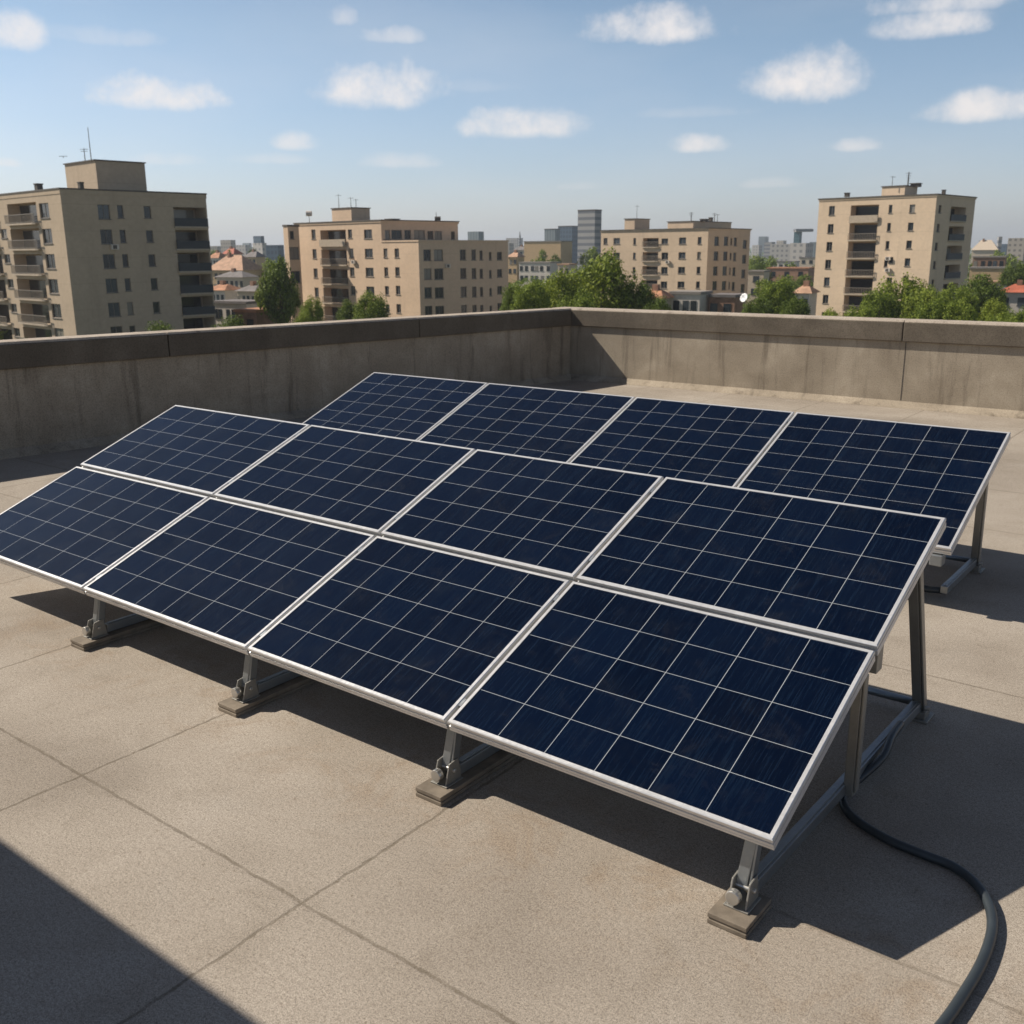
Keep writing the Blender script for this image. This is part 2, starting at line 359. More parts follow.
# parapet plan: long left wall runs from A0 to the corner C, right wall from C along +X
def lx(Y): return -12.82+(Y-5.87)*.1305
YR=16.69; XE=9.0; YB=-9.0
CX=lx(YR)
mb=MB(); mb.hull([(lx(YB),YB,-.35),(XE,YB,-.35),(XE,YR,-.35),(CX,YR,-.35)],[(lx(YB),YB,0),(XE,YB,0),(XE,YR,0),(CX,YR,0)])
struct(mb.build('rooftop_floor',FLOOR))
# the host building below the roof
hb=thing('host_building','concrete building carrying the roof terrace with the solar panels','building',(0,0,GROUND))
mb=MB(); mb.hull([(lx(YB)-.3,YB-.3,GROUND),(XE+.3,YB-.3,GROUND),(XE+.3,YR+.3,GROUND),(CX-.3,YR+.3,GROUND)],[(lx(YB)-.3,YB-.3,-.352),(XE+.3,YB-.3,-.352),(XE+.3,YR+.3,-.352),(CX-.3,YR+.3,-.352)])
mb.build('wall',FAC[3],hb)

def wallrun(name,label,p,q,hp,hq,joints):
    """parapet from plan point p to q, inner face on that line, thickness outward (left of direction)"""
    p=Vector(p);q=Vector(q);d=(q-p).normalized(); n=Vector((-d.y,d.x))   # outward normal
    T=.30; Ln=(q-p).length
    t=thing(name,label,'parapet wall',(p.x,p.y,0))
    def P(s,o,z): a=p+d*s+n*o; return Vector((a.x,a.y,z))
    mb=MB(); mb.hull([P(0,0,-.34),P(Ln,0,-.34),P(Ln,T,-.34),P(0,T,-.34)],[P(0,0,hp-.34),P(Ln,0,hq-.34),P(Ln,T,hq-.34),P(0,T,hp-.34)]); mb.build('wall',WALL,t)
    # recessed neck under the coping
    # coping: overhangs 6 cm inside, 10 cm outside; cut into lengths with open joints
    cuts=[0]+joints+[Ln]
    for a,b in zip(cuts[:-1],cuts[1:]):
        a2=a+(.006 if a>0 else 0); b2=b-(.006 if b<Ln else 0)
        h=lambda s:hp+(hq-hp)*s/Ln
        i0=.0 if a>0 else 0
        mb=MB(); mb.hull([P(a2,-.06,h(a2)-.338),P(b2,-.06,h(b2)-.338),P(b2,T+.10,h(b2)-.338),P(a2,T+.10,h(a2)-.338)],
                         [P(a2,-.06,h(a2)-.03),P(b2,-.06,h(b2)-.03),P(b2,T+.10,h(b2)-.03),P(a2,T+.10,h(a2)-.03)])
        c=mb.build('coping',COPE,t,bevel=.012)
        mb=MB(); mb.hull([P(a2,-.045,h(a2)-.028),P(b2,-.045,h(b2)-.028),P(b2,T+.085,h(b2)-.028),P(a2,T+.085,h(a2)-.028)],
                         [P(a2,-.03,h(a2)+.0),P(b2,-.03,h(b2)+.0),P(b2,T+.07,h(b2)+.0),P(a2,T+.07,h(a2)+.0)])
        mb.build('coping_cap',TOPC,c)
    # sloped fillet at the foot
    mb=MB(); mb.hull([P(0,-.001,.001),P(0,-.14,.001),P(0,-.12,.022),P(0,-.001,.10)],[P(Ln,-.001,.001),P(Ln,-.14,.001),P(Ln,-.12,.022),P(Ln,-.001,.10)]); mb.build('base_fillet',WALL,t)
    return t
# left wall direction -> its outside is to the left of travel, so travel from near to far has outside at left
wallrun('parapet_wall','long shaded concrete parapet wall along the left side of the roof',(lx(YB),YB),(CX-.003,YR-.004),1.53,1.40,[3.6,8.2,12.8,17.38,21.95])
wallrun('parapet_wall','sunlit concrete parapet wall across the back of the roof, behind the panels',(CX-.42,YR),(XE,YR),1.40,1.40,[6.91,13.8])
wallrun('parapet_wall','concrete parapet wall on the right edge of the roof, outside the picture',(XE,YR-.4),(XE,YB),1.40,1.40,[6,12,18])
wallrun('parapet_wall','concrete parapet wall behind the camera',(XE-.4,YB),(lx(YB)+.4,YB),1.40,1.40,[6,12])
wl=[o for o in COL.objects if o.name.startswith('parapet_wall') and 'across the back' in o.get('label','')][0]
for x_ in (-4.87,):
    m_=MB(); m_.box(x_-.006,x_+.006,YR-.0035,YR+.01,.11,1.06); m_.build('wall_joint',RUBBERJ,wl)
# unseen housing behind and left of camera, added to shadow the lower left corner
hx0,hx1,hy0,hy1,hh=-9.4,-5.35,-3.2,.54,2.9
st=thing('shadow_housing','unseen rendered housing added to shade the lower left corner of the roof','shadow housing',(hx0,hy0,0))
mb=MB(); mb.box(hx0,hx1,hy0,hy1,.002,hh-.15); mb.build('wall',WALL,st)
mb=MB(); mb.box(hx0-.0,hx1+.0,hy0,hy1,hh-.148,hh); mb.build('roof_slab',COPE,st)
mb=MB(); mb.box(hx1+.002,hx1+.05,-1.6,-.7,.05,2.1); dr=mb.build('door',GALV,st)
mb=MB(); mb.box(hx1+.052,hx1+.10,-.85,-.79,1.0,1.12); mb.build('handle',BOLT,dr)

# ------------------------------------------------------------------ solar arrays
def sweep_frame(w,h,T=.055,lip=.020):
    """mitred aluminium profile round a w x h panel; z=0 is the glass top"""
    prof=[(lip,.001),(lip,.004),(.004,.004),(.0,.0),(0,-.015),(.008,-.017),(.008,-.024),(0,-.026),(0,-.040),(.004,-.0415),(0,-.043),(0,-.046),(0,-.048),(0,-T),(.03,-T),(.03,-T+.004),(.012,-T+.004),(.012,-.006),(lip,-.006)]
    mb=local(MB()); n=len(prof)
    cs=[(0,0,1,1),(w,0,-1,1),(w,h,-1,-1),(0,h,1,-1)]
    for (cx,cy,sx,sy) in cs:
        for (a,z) in prof: mb.v.append(Vector((cx+sx*a,cy+sy*a,z)))
    for k in range(4):
        for j in range(n):
            a=k*n+j;b=k*n+(j+1)%n;c=((k+1)%4)*n+(j+1)%n;d=((k+1)%4)*n+j
            mb.f.append((a,d,c,b))
    return mb
PG={'front':'solar panels of the front array','back':'solar panels of the back array'}
def panel(x0,x1,y,z,tilt,ln,cellmat,ny,label,group):
    w=x1-x0
    t=thing('solar_panel',label,'solar panel',(x0,y,z),0,group); t.rotation_euler=(tilt,0,0)
    sweep_frame(w,ln).build('frame',FRAME,t)
    L_=.015
    me=bpy.data.meshes.new('cell_glass'); b=local(MB()); b.box(L_,w-L_,L_,ln-L_,-.005,0)
    o=b.build('cell_glass',cellmat,t)
    uvl=o.data.uv_layers.new(name='UVMap'); m0=.012
    for lp in o.data.loops:
        v=o.data.vertices[lp.vertex_index].co
        uvl.data[lp.index].uv=((v.x-L_-m0)/(w-2*L_-2*m0)*6,(v.y-L_-m0)/(ln-2*L_-2*m0)*ny)
    b=local(MB()); b.box(.013,w-.013,.013,ln-.013,-.0095,-.0055); b.build('back_sheet',BACK,t)
    b=local(MB()); b.box(w/2-.07,w/2+.07,ln-.22,ln-.12,-.034,-.0098); j=b.build('junction_box',RUBBER,t)
    return t
A=[-7.7956, -5.9966, -4.3054, -2.8386, -1.2304]; AY,AZ0,AT,AL1,AL2=3.150,.4116,.3767,1.1270,1.0393
B=[-8.7727, -6.9801, -5.0851, -3.4209, -1.6368]; BY,BZ0,BT,BL=7.0977,.4989,.3793,1.6207
gap=.019; rowgap=.032
lab_low=['left-end solar panel in the lower row of the front array, near the shaded corner','lower-row solar panel of the front array between the left-end panel and the third one',
 'lower-row solar panel of the front array just left of the big right-hand corner panel','large lower right corner solar panel of the front array, nearest the cable']
lab_up=['upper-row solar panel at the left end of the front array, against the shaded wall','upper-row solar panel of the front array, second from the left',
 'upper-row solar panel of the front array, third from the left','upper-row solar panel at the right end of the front array, above the tall rear leg']
lab_b=['leftmost solar panel of the back array, in front of the shaded wall','back-array solar panel second from the left, in front of the roof corner','back-array solar panel second from the right',
 'rightmost solar panel of the back array with its lower right edge showing']
ct,sn=math.cos(AT),math.sin(AT)
for i in range(4):
    x0,x1=A[i]+(gap/2 if i else 0),A[i+1]-(gap/2 if i<3 else 0)
    s=AL1+rowgap*.4
    panel(x0,x1,AY,AZ0,AT,AL1-rowgap*.6,CELL5,5,lab_low[i],PG['front'])
    panel(x0,x1,AY+s*ct,AZ0+s*sn,AT,AL2-rowgap*.4,CELL5,5,lab_up[i],PG['front'])
    x0,x1=B[i]+(gap/2 if i else 0),B[i+1]-(gap/2 if i<3 else 0)
    panel(x0,x1,BY,BZ0,BT,BL,CELL7,7,lab_b[i],PG['back'])

def rack(label,xs,x0,x1,y0,z0,tilt,ln,rails,front_y,rear,mids,long_feet,front_rail=False):
    """tilted purlins on triangular frames"""
    t=thing('mounting_rack',label,'mounting rack',((x0+x1)/2,y0,0),0,None)
    c,s=math.cos(tilt),math.sin(tilt)
    under=lambda Y,off=.06:z0+(Y-y0)*math.tan(tilt)-off/c
    nrm=(0,-s,c)
    for r in rails:   # purlins under the panels
        yy=y0+r*c+ .078*s; zz=z0+r*s-.078*c; wide=.10 if abs(r-AL1)<.001 else .042
        MB().bar((x0+.06,yy,zz),(x1-.06,yy,zz),wide,.04,nrm).build('purlin',GALVB,t,bevel=.003)
    for k,x in enumerate(xs):
        # sloped rafter
        MB().bar((x,y0+.10*c,under(y0+.10*c,.118)),(x,y0+(ln-.06)*c,under(y0+(ln-.06)*c,.118)),.04,.036,nrm).build('rafter',GALV,t,bevel=.004)
        # ground rail: square tube with a lipped top
        ry0=front_y+.08; ry1=rear[1]+.06
        b=MB(); xe=x+(.045 if k==0 and not front_rail else 0); b.bar((x,ry0,.082),(xe,ry1,.082),.05,.055); b.bar((x,ry0+.02,.1125),(xe,ry1-.02,.1125),.026,.005)
        b.build('ground_rail',GALV,t,bevel=.006)
        # front strut and clevis
        xk=x
        if front_rail and k==0: x=x-.42
        b=MB(); b.bar((x-.012,front_y+.02,.10),(x+.012,y0+.13,under(y0+.13,.075)),.048,.03,(0,1,0)); b.bar((x+.022,front_y+.035,.10),(x+.034,y0+.145,under(y0+.145,.075)),.012,.05,(0,1,0)); b.build('front_strut',GALV,t,bevel=.004)
        b=MB(); 
        for sx in (-.036,.036): b.hull([(x+sx-.004,front_y-.045,.055),(x+sx+.004,front_y-.045,.055),(x+sx+.004,front_y+.07,.055),(x+sx-.004,front_y+.07,.055)],
                                       [(x+sx-.004,front_y-.015,.155),(x+sx+.004,front_y-.015,.155),(x+sx+.004,front_y+.05,.165),(x+sx-.004,front_y+.05,.165)])
        b.box(x-.052,x+.052,front_y-.055,front_y+.07,.049,.056); cl=b.build('clevis_bracket',GALVB,t,bevel=.002)
        b=MB(); b.tube([(x-.014,front_y-.062,.098),(x-.014,front_y-.03,.098)],.030,14); b.tube([(x-.052,front_y+.012,.115),(x+.052,front_y+.012,.115)],.011,8); b.build('bolt',BOLT,cl,bevel=.004)
        # foot
        b=MB(); fx=.082; fy0=front_y-.13; fy1=(rear[1]-.2 if long_feet[k] else front_y+.10)
        b.box(x-fx,x+fx,fy0,fy1,.001,.020); b.box(x-fx+.004,x+fx-.004,fy0+.004,fy1-.003,.0202,.028); b.box(x-fx,x+fx,fy0,fy1,.0282,.0485)
        b.build('foot',FOOTM,t,bevel=.003)
        x=xk+(.045 if k==0 and not front_rail else 0)
        if front_rail and k==0:
            b=MB(); b.box(x-.04,x+.045,y0+.0,y0+.10,under(y0+.05,.15),under(y0+.05,.075)); b.build('corner_bracket',GALV,t,bevel=.006)
        # rear post, foot plate
        b=MB(); b.bar((x+.0,rear[1],.055),(x+.0,rear[0],under(rear[0],.10)),.052,.045,(0,1,0)); b.bar((x+.034,rear[1]+.004,.055),(x+.034,rear[0]+.004,under(rear[0],.10)),.012,.05,(0,1,0)); b.build('rear_post',GALVB,t,bevel=.005)
        b=MB(); b.box(x-.06,x+.07,rear[1]-.07,rear[1]+.085,.001,.014); b.box(x-.045,x+.05,rear[1]-.05,rear[1]+.05,.0142,.054); pl=b.build('foot_plate',GALVB,t,bevel=.003)
        MB().tube([(x+.04,rear[1]-.02,.075),(x+.066,rear[1]-.02,.075)],.014,8).build('bolt',BOLT,pl)
        for my in mids:
            b=MB(); b.bar((x+.012,my,.055),(x+.012,my,under(my,.14)-.02),.046,.04,(0,1,0)); b.bar((x+.042,my+.004,.08),(x+.042,my+.004,under(my,.14)-.03),.012,.046,(0,1,0)); b.build('middle_post',GALVB,t,bevel=.005)
            b=MB(); b.tube([(x+.012,my,under(my,.16)-.06),(x+.014,my+.03,under(my,.14)-.02),(x+.02,my+.11,under(my+.11,.10)),(x+.02,my+.20,under(my+.2,.08))],.02,8); b.box(x-.03,x+.05,my+.12,my+.2,under(my+.16,.26),under(my+.16,.07)); b.build('knee_bracket',GALVB,t,smooth=False,bevel=.003)
    # cross tubes on the roof
    MB().tube([(xs[-1]-.02,rear[1]+.02,.075),(xs[0]+.02,rear[1]+.02,.075)],.022,10).build('cross_tube',GALV,t,smooth=True)
    if front_rail:
        MB().tube([(xs[-1]-.02,front_y+.10,.06),(xs[0]-.10,front_y+.10,.06),(xs[0]-.03,front_y+.12,.062),(xs[0],front_y+.2,.07)],.026,10).build('cross_tube',RUBBER,t,smooth=True)
    # mid clamps between panels
    return t
AS=[-1.365,-2.905,-4.44,-6.03]
r1=rack('galvanised steel rack on foot blocks that carries the two-row front array',AS,A[0],A[4],AY,AZ0,AT,AL1+AL2,[.12,AL1-.16,AL1,AL1+.16,AL1+AL2-.14],3.215,(4.98,5.38),[4.25],[False,True,True,True,True])
BS=[-1.735,-3.4,-5.2,-7.1,-8.8]
r2=rack('galvanised steel rack that carries the single-row back array',BS,B[0],B[4],BY,BZ0,BT,BL,[.14,.8,BL-.14],7.36,(8.28,8.32),[],[False]*5,True)

# clamps across the column gaps (small bright end clamps)
def clamps(t,xs,y0,z0,tilt,ss):
    c,s=math.cos(tilt),math.sin(tilt)
    for x in xs:
        for r in ss:
            yy=y0+r*c;zz=z0+r*s
            MB().bar((x,yy-.025*c-.012*-s*-1,zz-.025*s-.012*c),(x,yy+.025*c-.012*s*1,zz+.025*s-.012*c),gap-.004,.02,(0,-s,c)).build('panel_clamp',GALV,t)
clamps(r1,A[1:4],AY,AZ0,AT,[.14,AL1-.16,AL1+.2,AL1+AL2-.14])
clamps(r2,B[1:4],BY,BZ0,BT,[.14,BL-.14])

# ------------------------------------------------------------------ cable
def catmull(P,n=10):
    P=[Vector(p) for p in P]; out=[]
    Q=[P[0]*2-P[1]]+P+[P[-1]*2-P[-2]]
    for i in range(1,len(Q)-2):
        for k in range(n):
            t=k/n; a,b,c,d=Q[i-1],Q[i],Q[i+1],Q[i+2]
            out.append(.5*((2*b)+(c-a)*t+(2*a-5*b+4*c-d)*t*t+(3*b-a-3*c+d)*t*t*t))
    out.append(P[-1]); return out
cr=.020
cz=cr+.002
cp=[(-1.30,4.98,.125),(-1.29,4.80,.13),(-1.275,4.62,.10),(-1.32,4.45,.05),(-1.35,4.32,cz),(-1.305,4.19,cz),(-1.20,4.10,cz),(-1.05,4.04,cz),(-.90,4.02,cz),(-.79,4.01,cz),(-.69,3.955,cz),(-.605,3.84,cz),(-.555,3.68,cz),(-.54,3.47,cz),(-.55,3.26,cz),(-.57,3.06,cz),(-.62,2.75,cz),(-.60,2.2,cz),(-.35,1.6,cz),(.2,1.2,cz)]
tag(MB().tube(catmull(cp,10),cr,14).build('power_cable',RUBBER,smooth=True),'thick dark grey cable curving from the front rack across the sunlit roof','cable')

# ------------------------------------------------------------------ apartment blocks
def mkframe(root): return root
class Face:
    def __init__(s,o,u,Ln):   # o plan origin, u unit dir; outward normal to the right of u
        s.o=Vector(o);s.u=Vector(u).normalized();s.L=Ln; s.n=Vector((s.u.y,-s.u.x))
    def P(s,a,z,dep=0): q=s.o+s.u*a-s.n*dep; return Vector((q.x,q.y,z))
    def hit(s,px,py):
        d=ray(px,py); h=Vector((d.x,d.y)); t=s.o.dot(s.n)/h.dot(s.n); q=h*t
        return (q-s.o).dot(s.u), EYE+d.z*t
def facade(mb,f,z0,z1,holes):
    us=sorted({0,f.L}|{h[0] for h in holes}|{h[1] for h in holes}); zs=sorted({z0,z1}|{h[2] for h in holes}|{h[3] for h in holes})
    us=[u for u in us if 0<=u<=f.L]; zs=[z for z in zs if z0<=z<=z1]
    for a,b in zip(us[:-1],us[1:]):
        if b-a<1e-4: continue
        # merge vertically
        run=None
        for c,d in zip(zs[:-1],zs[1:]):
            m=((a+b)/2,(c+d)/2); inside=any(h[0]<m[0]<h[1] and h[2]<m[1]<h[3] for h in holes)
            if not inside: run=[c,d] if run is None else [run[0],d]
            if (inside or d==zs[-1]) and run: mb.quad(f.P(a,run[0]),f.P(b,run[0]),f.P(b,run[1]),f.P(a,run[1])); run=None
    for h in holes:
        a,b,c,d,dep=h[:5]
        mb.quad(f.P(a,c),f.P(a,c,dep),f.P(a,d,dep),f.P(a,d)); mb.quad(f.P(b,c,dep),f.P(b,c),f.P(b,d),f.P(b,d,dep))
        mb.quad(f.P(a,c),f.P(b,c),f.P(b,c,dep),f.P(a,c,dep)); mb.quad(f.P(a,d,dep),f.P(b,d,dep),f.P(b,d),f.P(a,d))
        if dep>.5: mb.quad(f.P(a,c,dep),f.P(b,c,dep),f.P(b,d,dep),f.P(a,d,dep))
def fbar(mb,f,a0,a1,z0,z1,d0,d1):
    """box on a face: a along, z up, depth from d0 (outer, may be negative) to d1"""
    mb.hull([f.P(a0,z0,d0),f.P(a1,z0,d0),f.P(a1,z0,d1),f.P(a0,z0,d1)],[f.P(a0,z1,d0),f.P(a1,z1,d0),f.P(a1,z1,d1),f.P(a0,z1,d1)])
def window(root,f,h,mull=True):
    a,b,c,d,dep=h[:5]; m=MB(); t=.07; D0=dep-.07
    fbar(m,f,a,b,c,c+t,D0,dep+.02); fbar(m,f,a,b,d-t,d,D0,dep+.02); fbar(m,f,a,a+t,c+t,d-t,D0,dep+.02); fbar(m,f,b-t,b,c+t,d-t,D0,dep+.02)
    if mull and b-a>1.0: fbar(m,f,(a+b)/2-.04,(a+b)/2+.04,c+t,d-t,D0,dep+.02)
    fbar(m,f,a-.06,b+.06,c-.10,c-.003,-.09,.03)
    w=m.build('window',WFR,root)
    m=MB(); fbar(m,f,a+t*.5,b-t*.5,c+t*.5,d-t*.5,dep-.03,dep); m.build('pane',GLS,w)
def balcony(root,f,h,out=.5,kind='bars',door=True):
    a,b,c,d,dep=h[:5]
    if door:
        m=MB(); fbar(m,f,a+(b-a)*.04,a+(b-a)*.93,c+.02,d-.2,dep-.12,dep-.02); m.build('balcony_door',GLSD,root)
    m=MB(); e=.12
    m.hull([f.P(a-e,c-.2,-.0+.02),f.P(a-e+.0,c-.2,-out*.75),f.P(a+.5,c-.2,-out),f.P(b-.5,c-.2,-out),f.P(b+e,c-.2,-out*.75),f.P(b+e,c-.2,.02)][::-1],
           [f.P(a-e,c+.0,.02),f.P(a-e,c+.0,-out*.75),f.P(a+.5,c+.0,-out),f.P(b-.5,c+.0,-out),f.P(b+e,c+.0,-out*.75),f.P(b+e,c+.0,.02)][::-1])
    m.build('balcony_slab',SLAB,root)
    m=MB()
    if kind=='solid': fbar(m,f,a-.05,b+.05,c+.002,c+1.0,-out+.02,-out+.14)
    else:
        n=max(6,int((b-a)/.28)); 
        for k in range(n+1):
            x=a+(b-a)*k/n; fbar(m,f,x-.03,x+.03,c+.002,c+.98,-out+.06,-out+.11)
        fbar(m,f,a-.05,b+.05,c+.98,c+1.06,-out+.04,-out+.13); fbar(m,f,a-.05,b+.05,c+.10,c+.15,-out+.055,-out+.115)
    if kind=='glass':
        m=MB(); fbar(m,f,a-.05,b+.05,c+.002,c+1.0,-out+.04,-out+.08)
    m.build('balcony_railing',SLAB if kind=='solid' else DARKP if kind=='glass' else RAIL,root)
def rect_faces(pxA,pxB,pxC,D,a_deg,py=250):
    a=R(a_deg); Bp=spot(pxB,D,py)
    uR=(RH*math.cos(a)+FH*math.sin(a)); uL=(-RH*math.sin(a)+FH*math.cos(a))
    def ext(px,u):
        d=ray(px,py); h=Vector((d.x,d.y)).normalized(); n=Vector((h.y,-h.x)); return -Bp.dot(n)/u.dot(n)
    lR=ext(pxC,uR); lL=ext(pxA,uL)
    Ap=Bp+uL*lL
    return Face(Ap,-uL,lL),Face(Bp,uR,lR)   # left face runs A->B, right face B->C
def cols(f,specs,dep=.22):
    """specs: (px0,px1,ytop,ybottom,rows,y_top_of_last_row)"""
    H=[]
    for sp in specs:
        x0,x1,yt,yb,n,yl=sp[:6]; ym=(yt+yb)/2
        a,_=f.hit(x0,ym); b,_=f.hit(x1,ym); zt=f.hit((x0+x1)/2,yt)[1]; zb=f.hit((x0+x1)/2,yb)[1]; zl=f.hit((x0+x1)/2,yl)[1]
        stp=(zt-zl)/(n-1) if n>1 else 0
        extra=int(max(0,(zb-stp*(n-1))-(GROUND+2.5))//stp) if stp>0 and len(sp)<7 else 0
        extra=min(extra,1)
        for k in range(n+extra): H.append((a,b,zb-stp*k,zt-stp*k,dep))
    return H
def slabtop(root,fl,fr,z,over=.25,th=.45,mat=None,name='roof',edge=True):
    A_=fl.o;B_=fr.o;C_=fr.o+fr.u*fr.L;D_=C_+(A_-B_)
    def off(p,sx,sy): return p+fr.u*sx+(-fl.u)*sy
    o=over; pts=[off(A_,-o,o),off(B_,-o,-o),off(C_,o,-o),off(D_,o,o)]
    m=MB(); m.hull([(p.x,p.y,z-th) for p in pts],[(p.x,p.y,z) for p in pts]); return m.build(name,mat or ROOFGR,root)
def body(mb,fl,fr,z0,z1,hl,hr):
    facade(mb,fl,z0,z1,hl); facade(mb,fr,z0,z1,hr)
    A_=fl.o;C_=fr.o+fr.u*fr.L;D_=C_+(A_-fr.o)
    mb.quad((C_.x,C_.y,z0),(D_.x,D_.y,z0),(D_.x,D_.y,z1),(C_.x,C_.y,z1)); mb.quad((D_.x,D_.y,z0),(A_.x,A_.y,z0),(A_.x,A_.y,z1),(D_.x,D_.y,z1))
    mb.quad((A_.x,A_.y,z1),(fr.o.x,fr.o.y,z1),(C_.x,C_.y,z1),(D_.x,D_.y,z1))
def penthouse(root,pxA,pxB,pxC,ytop,D,a,zbase,mat,label=None,win=None):
    fl,fr=rect_faces(pxA,pxB,pxC,D,a,ytop+8); z1=height(pxB,ytop,D)
    m=MB(); body(m,fl,fr,zbase,z1,[],win(fr) if win else []); p=m.build('penthouse',mat,root)
    if win:
        for h in win(fr): window(p,fr,h)  if False else None
    slabtop(p,fl,fr,z1+.14,.15,.138,TRIM,'roof_edge'); return fl,fr,z1
def mast(px,D,z0,ytop,parent,r=.05,bars=2,name='antenna'):
    p=spot(px,D); z1=height(px,ytop,D); m=MB(); m.tube([(p.x,p.y,z0),(p.x,p.y,z1)],r,6,radii=[r,r*.6])
    for k in range(bars):
        z=z1-(z1-z0)*(.1+.16*k); w=.5-.1*k; m.bar((p.x-RH.x*w,p.y-RH.y*w,z),(p.x+RH.x*w,p.y+RH.y*w,z),.05,.05)
    m.build(name,MAST,parent)
def ventbox(px0,px1,ytop,D,z0,parent):
    p=spot((px0+px1)/2,D); w=(px1-px0)*D/F; z1=height((px0+px1)/2,ytop,D); m=MB()
    m.box(p.x-w/2,p.x+w/2,p.y-w/2,p.y+w/2,z0,z1); m.box(p.x-w*.6,p.x+w*.6,p.y-w*.6,p.y+w*.6,z1+.002,z1+.12); m.build('vent',TRIM,parent)

BG='apartment blocks beyond the roof'
# --- block 1 (left)
D1=119; fl,fr=rect_faces(-70,61.5,206.5,D1,47,205); z1=height(61.5,189,D1)
b1=thing('apartment_block','grey brown apartment block at far left, with curved balconies and dark corner balcony stack','apartment building',(fr.o.x,fr.o.y,GROUND),0,BG)
hl=cols(fl,[(39.5,49,203,218,5,303)]); hlb=cols(fl,[(8,37,203,223.5,5,303)],1.5)
hl2=cols(fl,[(1,7,229,238,4,303),(-40,-30,203,218,5,303)]); hlb2=cols(fl,[(-26,-4,203,223.5,5,303)],1.5)
hr=cols(fr,[(98,110,204.5,219,5,303),(117.5,123.5,205,218,5,302.5),(144,151,206,218,5,302)])
hrb=cols(fr,[(174,206.3,207.5,226.5,5,296.5)],2.6)
m=MB(); body(m,fl,fr,GROUND,z1-.5,hl+hl2+hlb+hlb2,hr+hrb); m.build('wall',FAC[1],b1)
slabtop(b1,fl,fr,z1,.05,.498,FAC[1],'roof'); slabtop(b1,fl,fr,z1+.16,.12,.158,TRIM,'roof_edge')
for h in hl+hl2: window(b1,fl,h)
for h in hr: window(b1,fr,h)
for h in hlb+hlb2: balcony(b1,fl,h,.55)
for h in hrb: balcony(b1,fr,(h[0],h[1],h[2],h[3],2.6),.3,'glass')
F1=(fl,fr)
pf=penthouse(b1,65,96,145,160.5,130,47,z1+.16,FAC[1])
mast(101,130,pf[2],127,b1,.06,0); mast(95,130,pf[2],148,b1,.06,2); mast(74,126,pf[2],156,b1,.05,1)
ventbox(43.5,49,184.5,124,z1+.16,b1); ventbox(86,90,183,121,z1+.16,b1)
# --- block 2
D2=161; fl,fr=rect_faces(296,418.5,508,D2,46,245); ztop=height(418.5,240,D2)
b2=thing('apartment_block','ochre apartment block with a higher left wing and a set-back top storey','apartment building',(fr.o.x,fr.o.y,GROUND),0,BG)
aT=fl.hit(382,250)[0]
# tall wing: from A to aT on the left face; its right face starts at px 382
fT=Face(fl.o,fl.u,aT); rT_o=fl.P(aT,0); rT=Face((rT_o.x,rT_o.y),fr.u,0); 
d=ray(458,230); hv=Vector((d.x,d.y)).normalized(); nn_=Vector((hv.y,-hv.x)); rT.L=-rT.o.dot(nn_)/rT.u.dot(nn_)
DT=rT.o.dot(FH); zT=height(382,220.5,DT)
hw=cols(fT,[(311.5,315.5,229.5,239,4,287.5),(348,352,229.5,238,1,0,1),(349,353.5,248.5,257.5,3,286),(364,372,229.5,238.5,4,286.5)])
hb=cols(fT,[(320.5,346,230,245.5,4,288)],1.6)
band=cols(rT,[(385,390,230,239.5,1,0,1),(391.5,402,230,239,1,0,1),(404.5,411,230,239,1,0,1),(414,425,230,239,1,0,1),(427.5,433.5,231,239.5,1,0,1),(434.5,442,231,240,1,0,1),(451,455,231.5,239.5,1,0,1)])
m=MB(); body(m,fT,rT,GROUND,zT-.3,hw+hb,band); m.build('wall',FAC[2],b2)
slabtop(b2,fT,rT,zT,.12,.298,FAC[2],'roof'); slabtop(b2,fT,rT,zT+.16,.22,.158,TRIM,'roof_edge')
fLo=fl.P(aT+.002,0); fLw=Face((fLo.x,fLo.y),fl.u,fl.L-aT-.002)
hL=cols(fLw,[(383.5,387.5,248.5,257.5,3,286),(394.5,399,248.5,257.5,4,304)])
hR=cols(fr,[(423.5,431,249.5,260.5,4,306),(434,443,249.5,260.5,4,306),(460,466,249.5,260,4,305),(471.5,476,249.5,260,4,305),(479.5,482.7,250.5,260,4,305),(489,491.5,252,260,3,288),(497,502,252,260,4,303)])
m=MB(); body(m,fLw,fr,GROUND,ztop-.25,hL,hR); m.build('wall',FAC[2],b2)
slabtop(b2,fLw,fr,ztop,.10,.248,FAC[2],'roof'); 
for h in hw: window(b2,fT,h)
for h in band: window(b2,rT,h)
for h in hL: window(b2,fLw,h)
for h in hR: window(b2,fr,h)
for k,h in enumerate(hb): balcony(b2,fT,h,.35,'solid' if k==0 else 'bars')
F2=(fl,fr)
pf=penthouse(b2,332,351.5,370,208,DT+8,46,zT+.16,FAC[2])
for px,yt in ((341,194),(353,197),(358,199)): mast(px,DT+11,pf[2],yt,b2,.06,1)
mast(311,DT+8,zT,211,b2,.05,0); 
p=spot(311,DT+8); zz=height(311,213.5,DT+8); MB().tube([(p.x-RH.x*.45,p.y-RH.y*.45,zz),(p.x+RH.x*.45,p.y+RH.y*.45,zz)],.42,10).build('roof_tank',WHITE,b2)
mast(437,DT+14,zT,212,b2,.07,0); p=spot(438.5,DT+14); zz=height(438.5,218.5,DT+14); MB().tube([(p.x-RH.x*.5,p.y-RH.y*.5,zz),(p.x+RH.x*.5,p.y+RH.y*.5,zz)],.35,10).build('roof_tank',TRIM,b2)
ventbox(389,398,219.5,DT+9,zT+.16,b2)
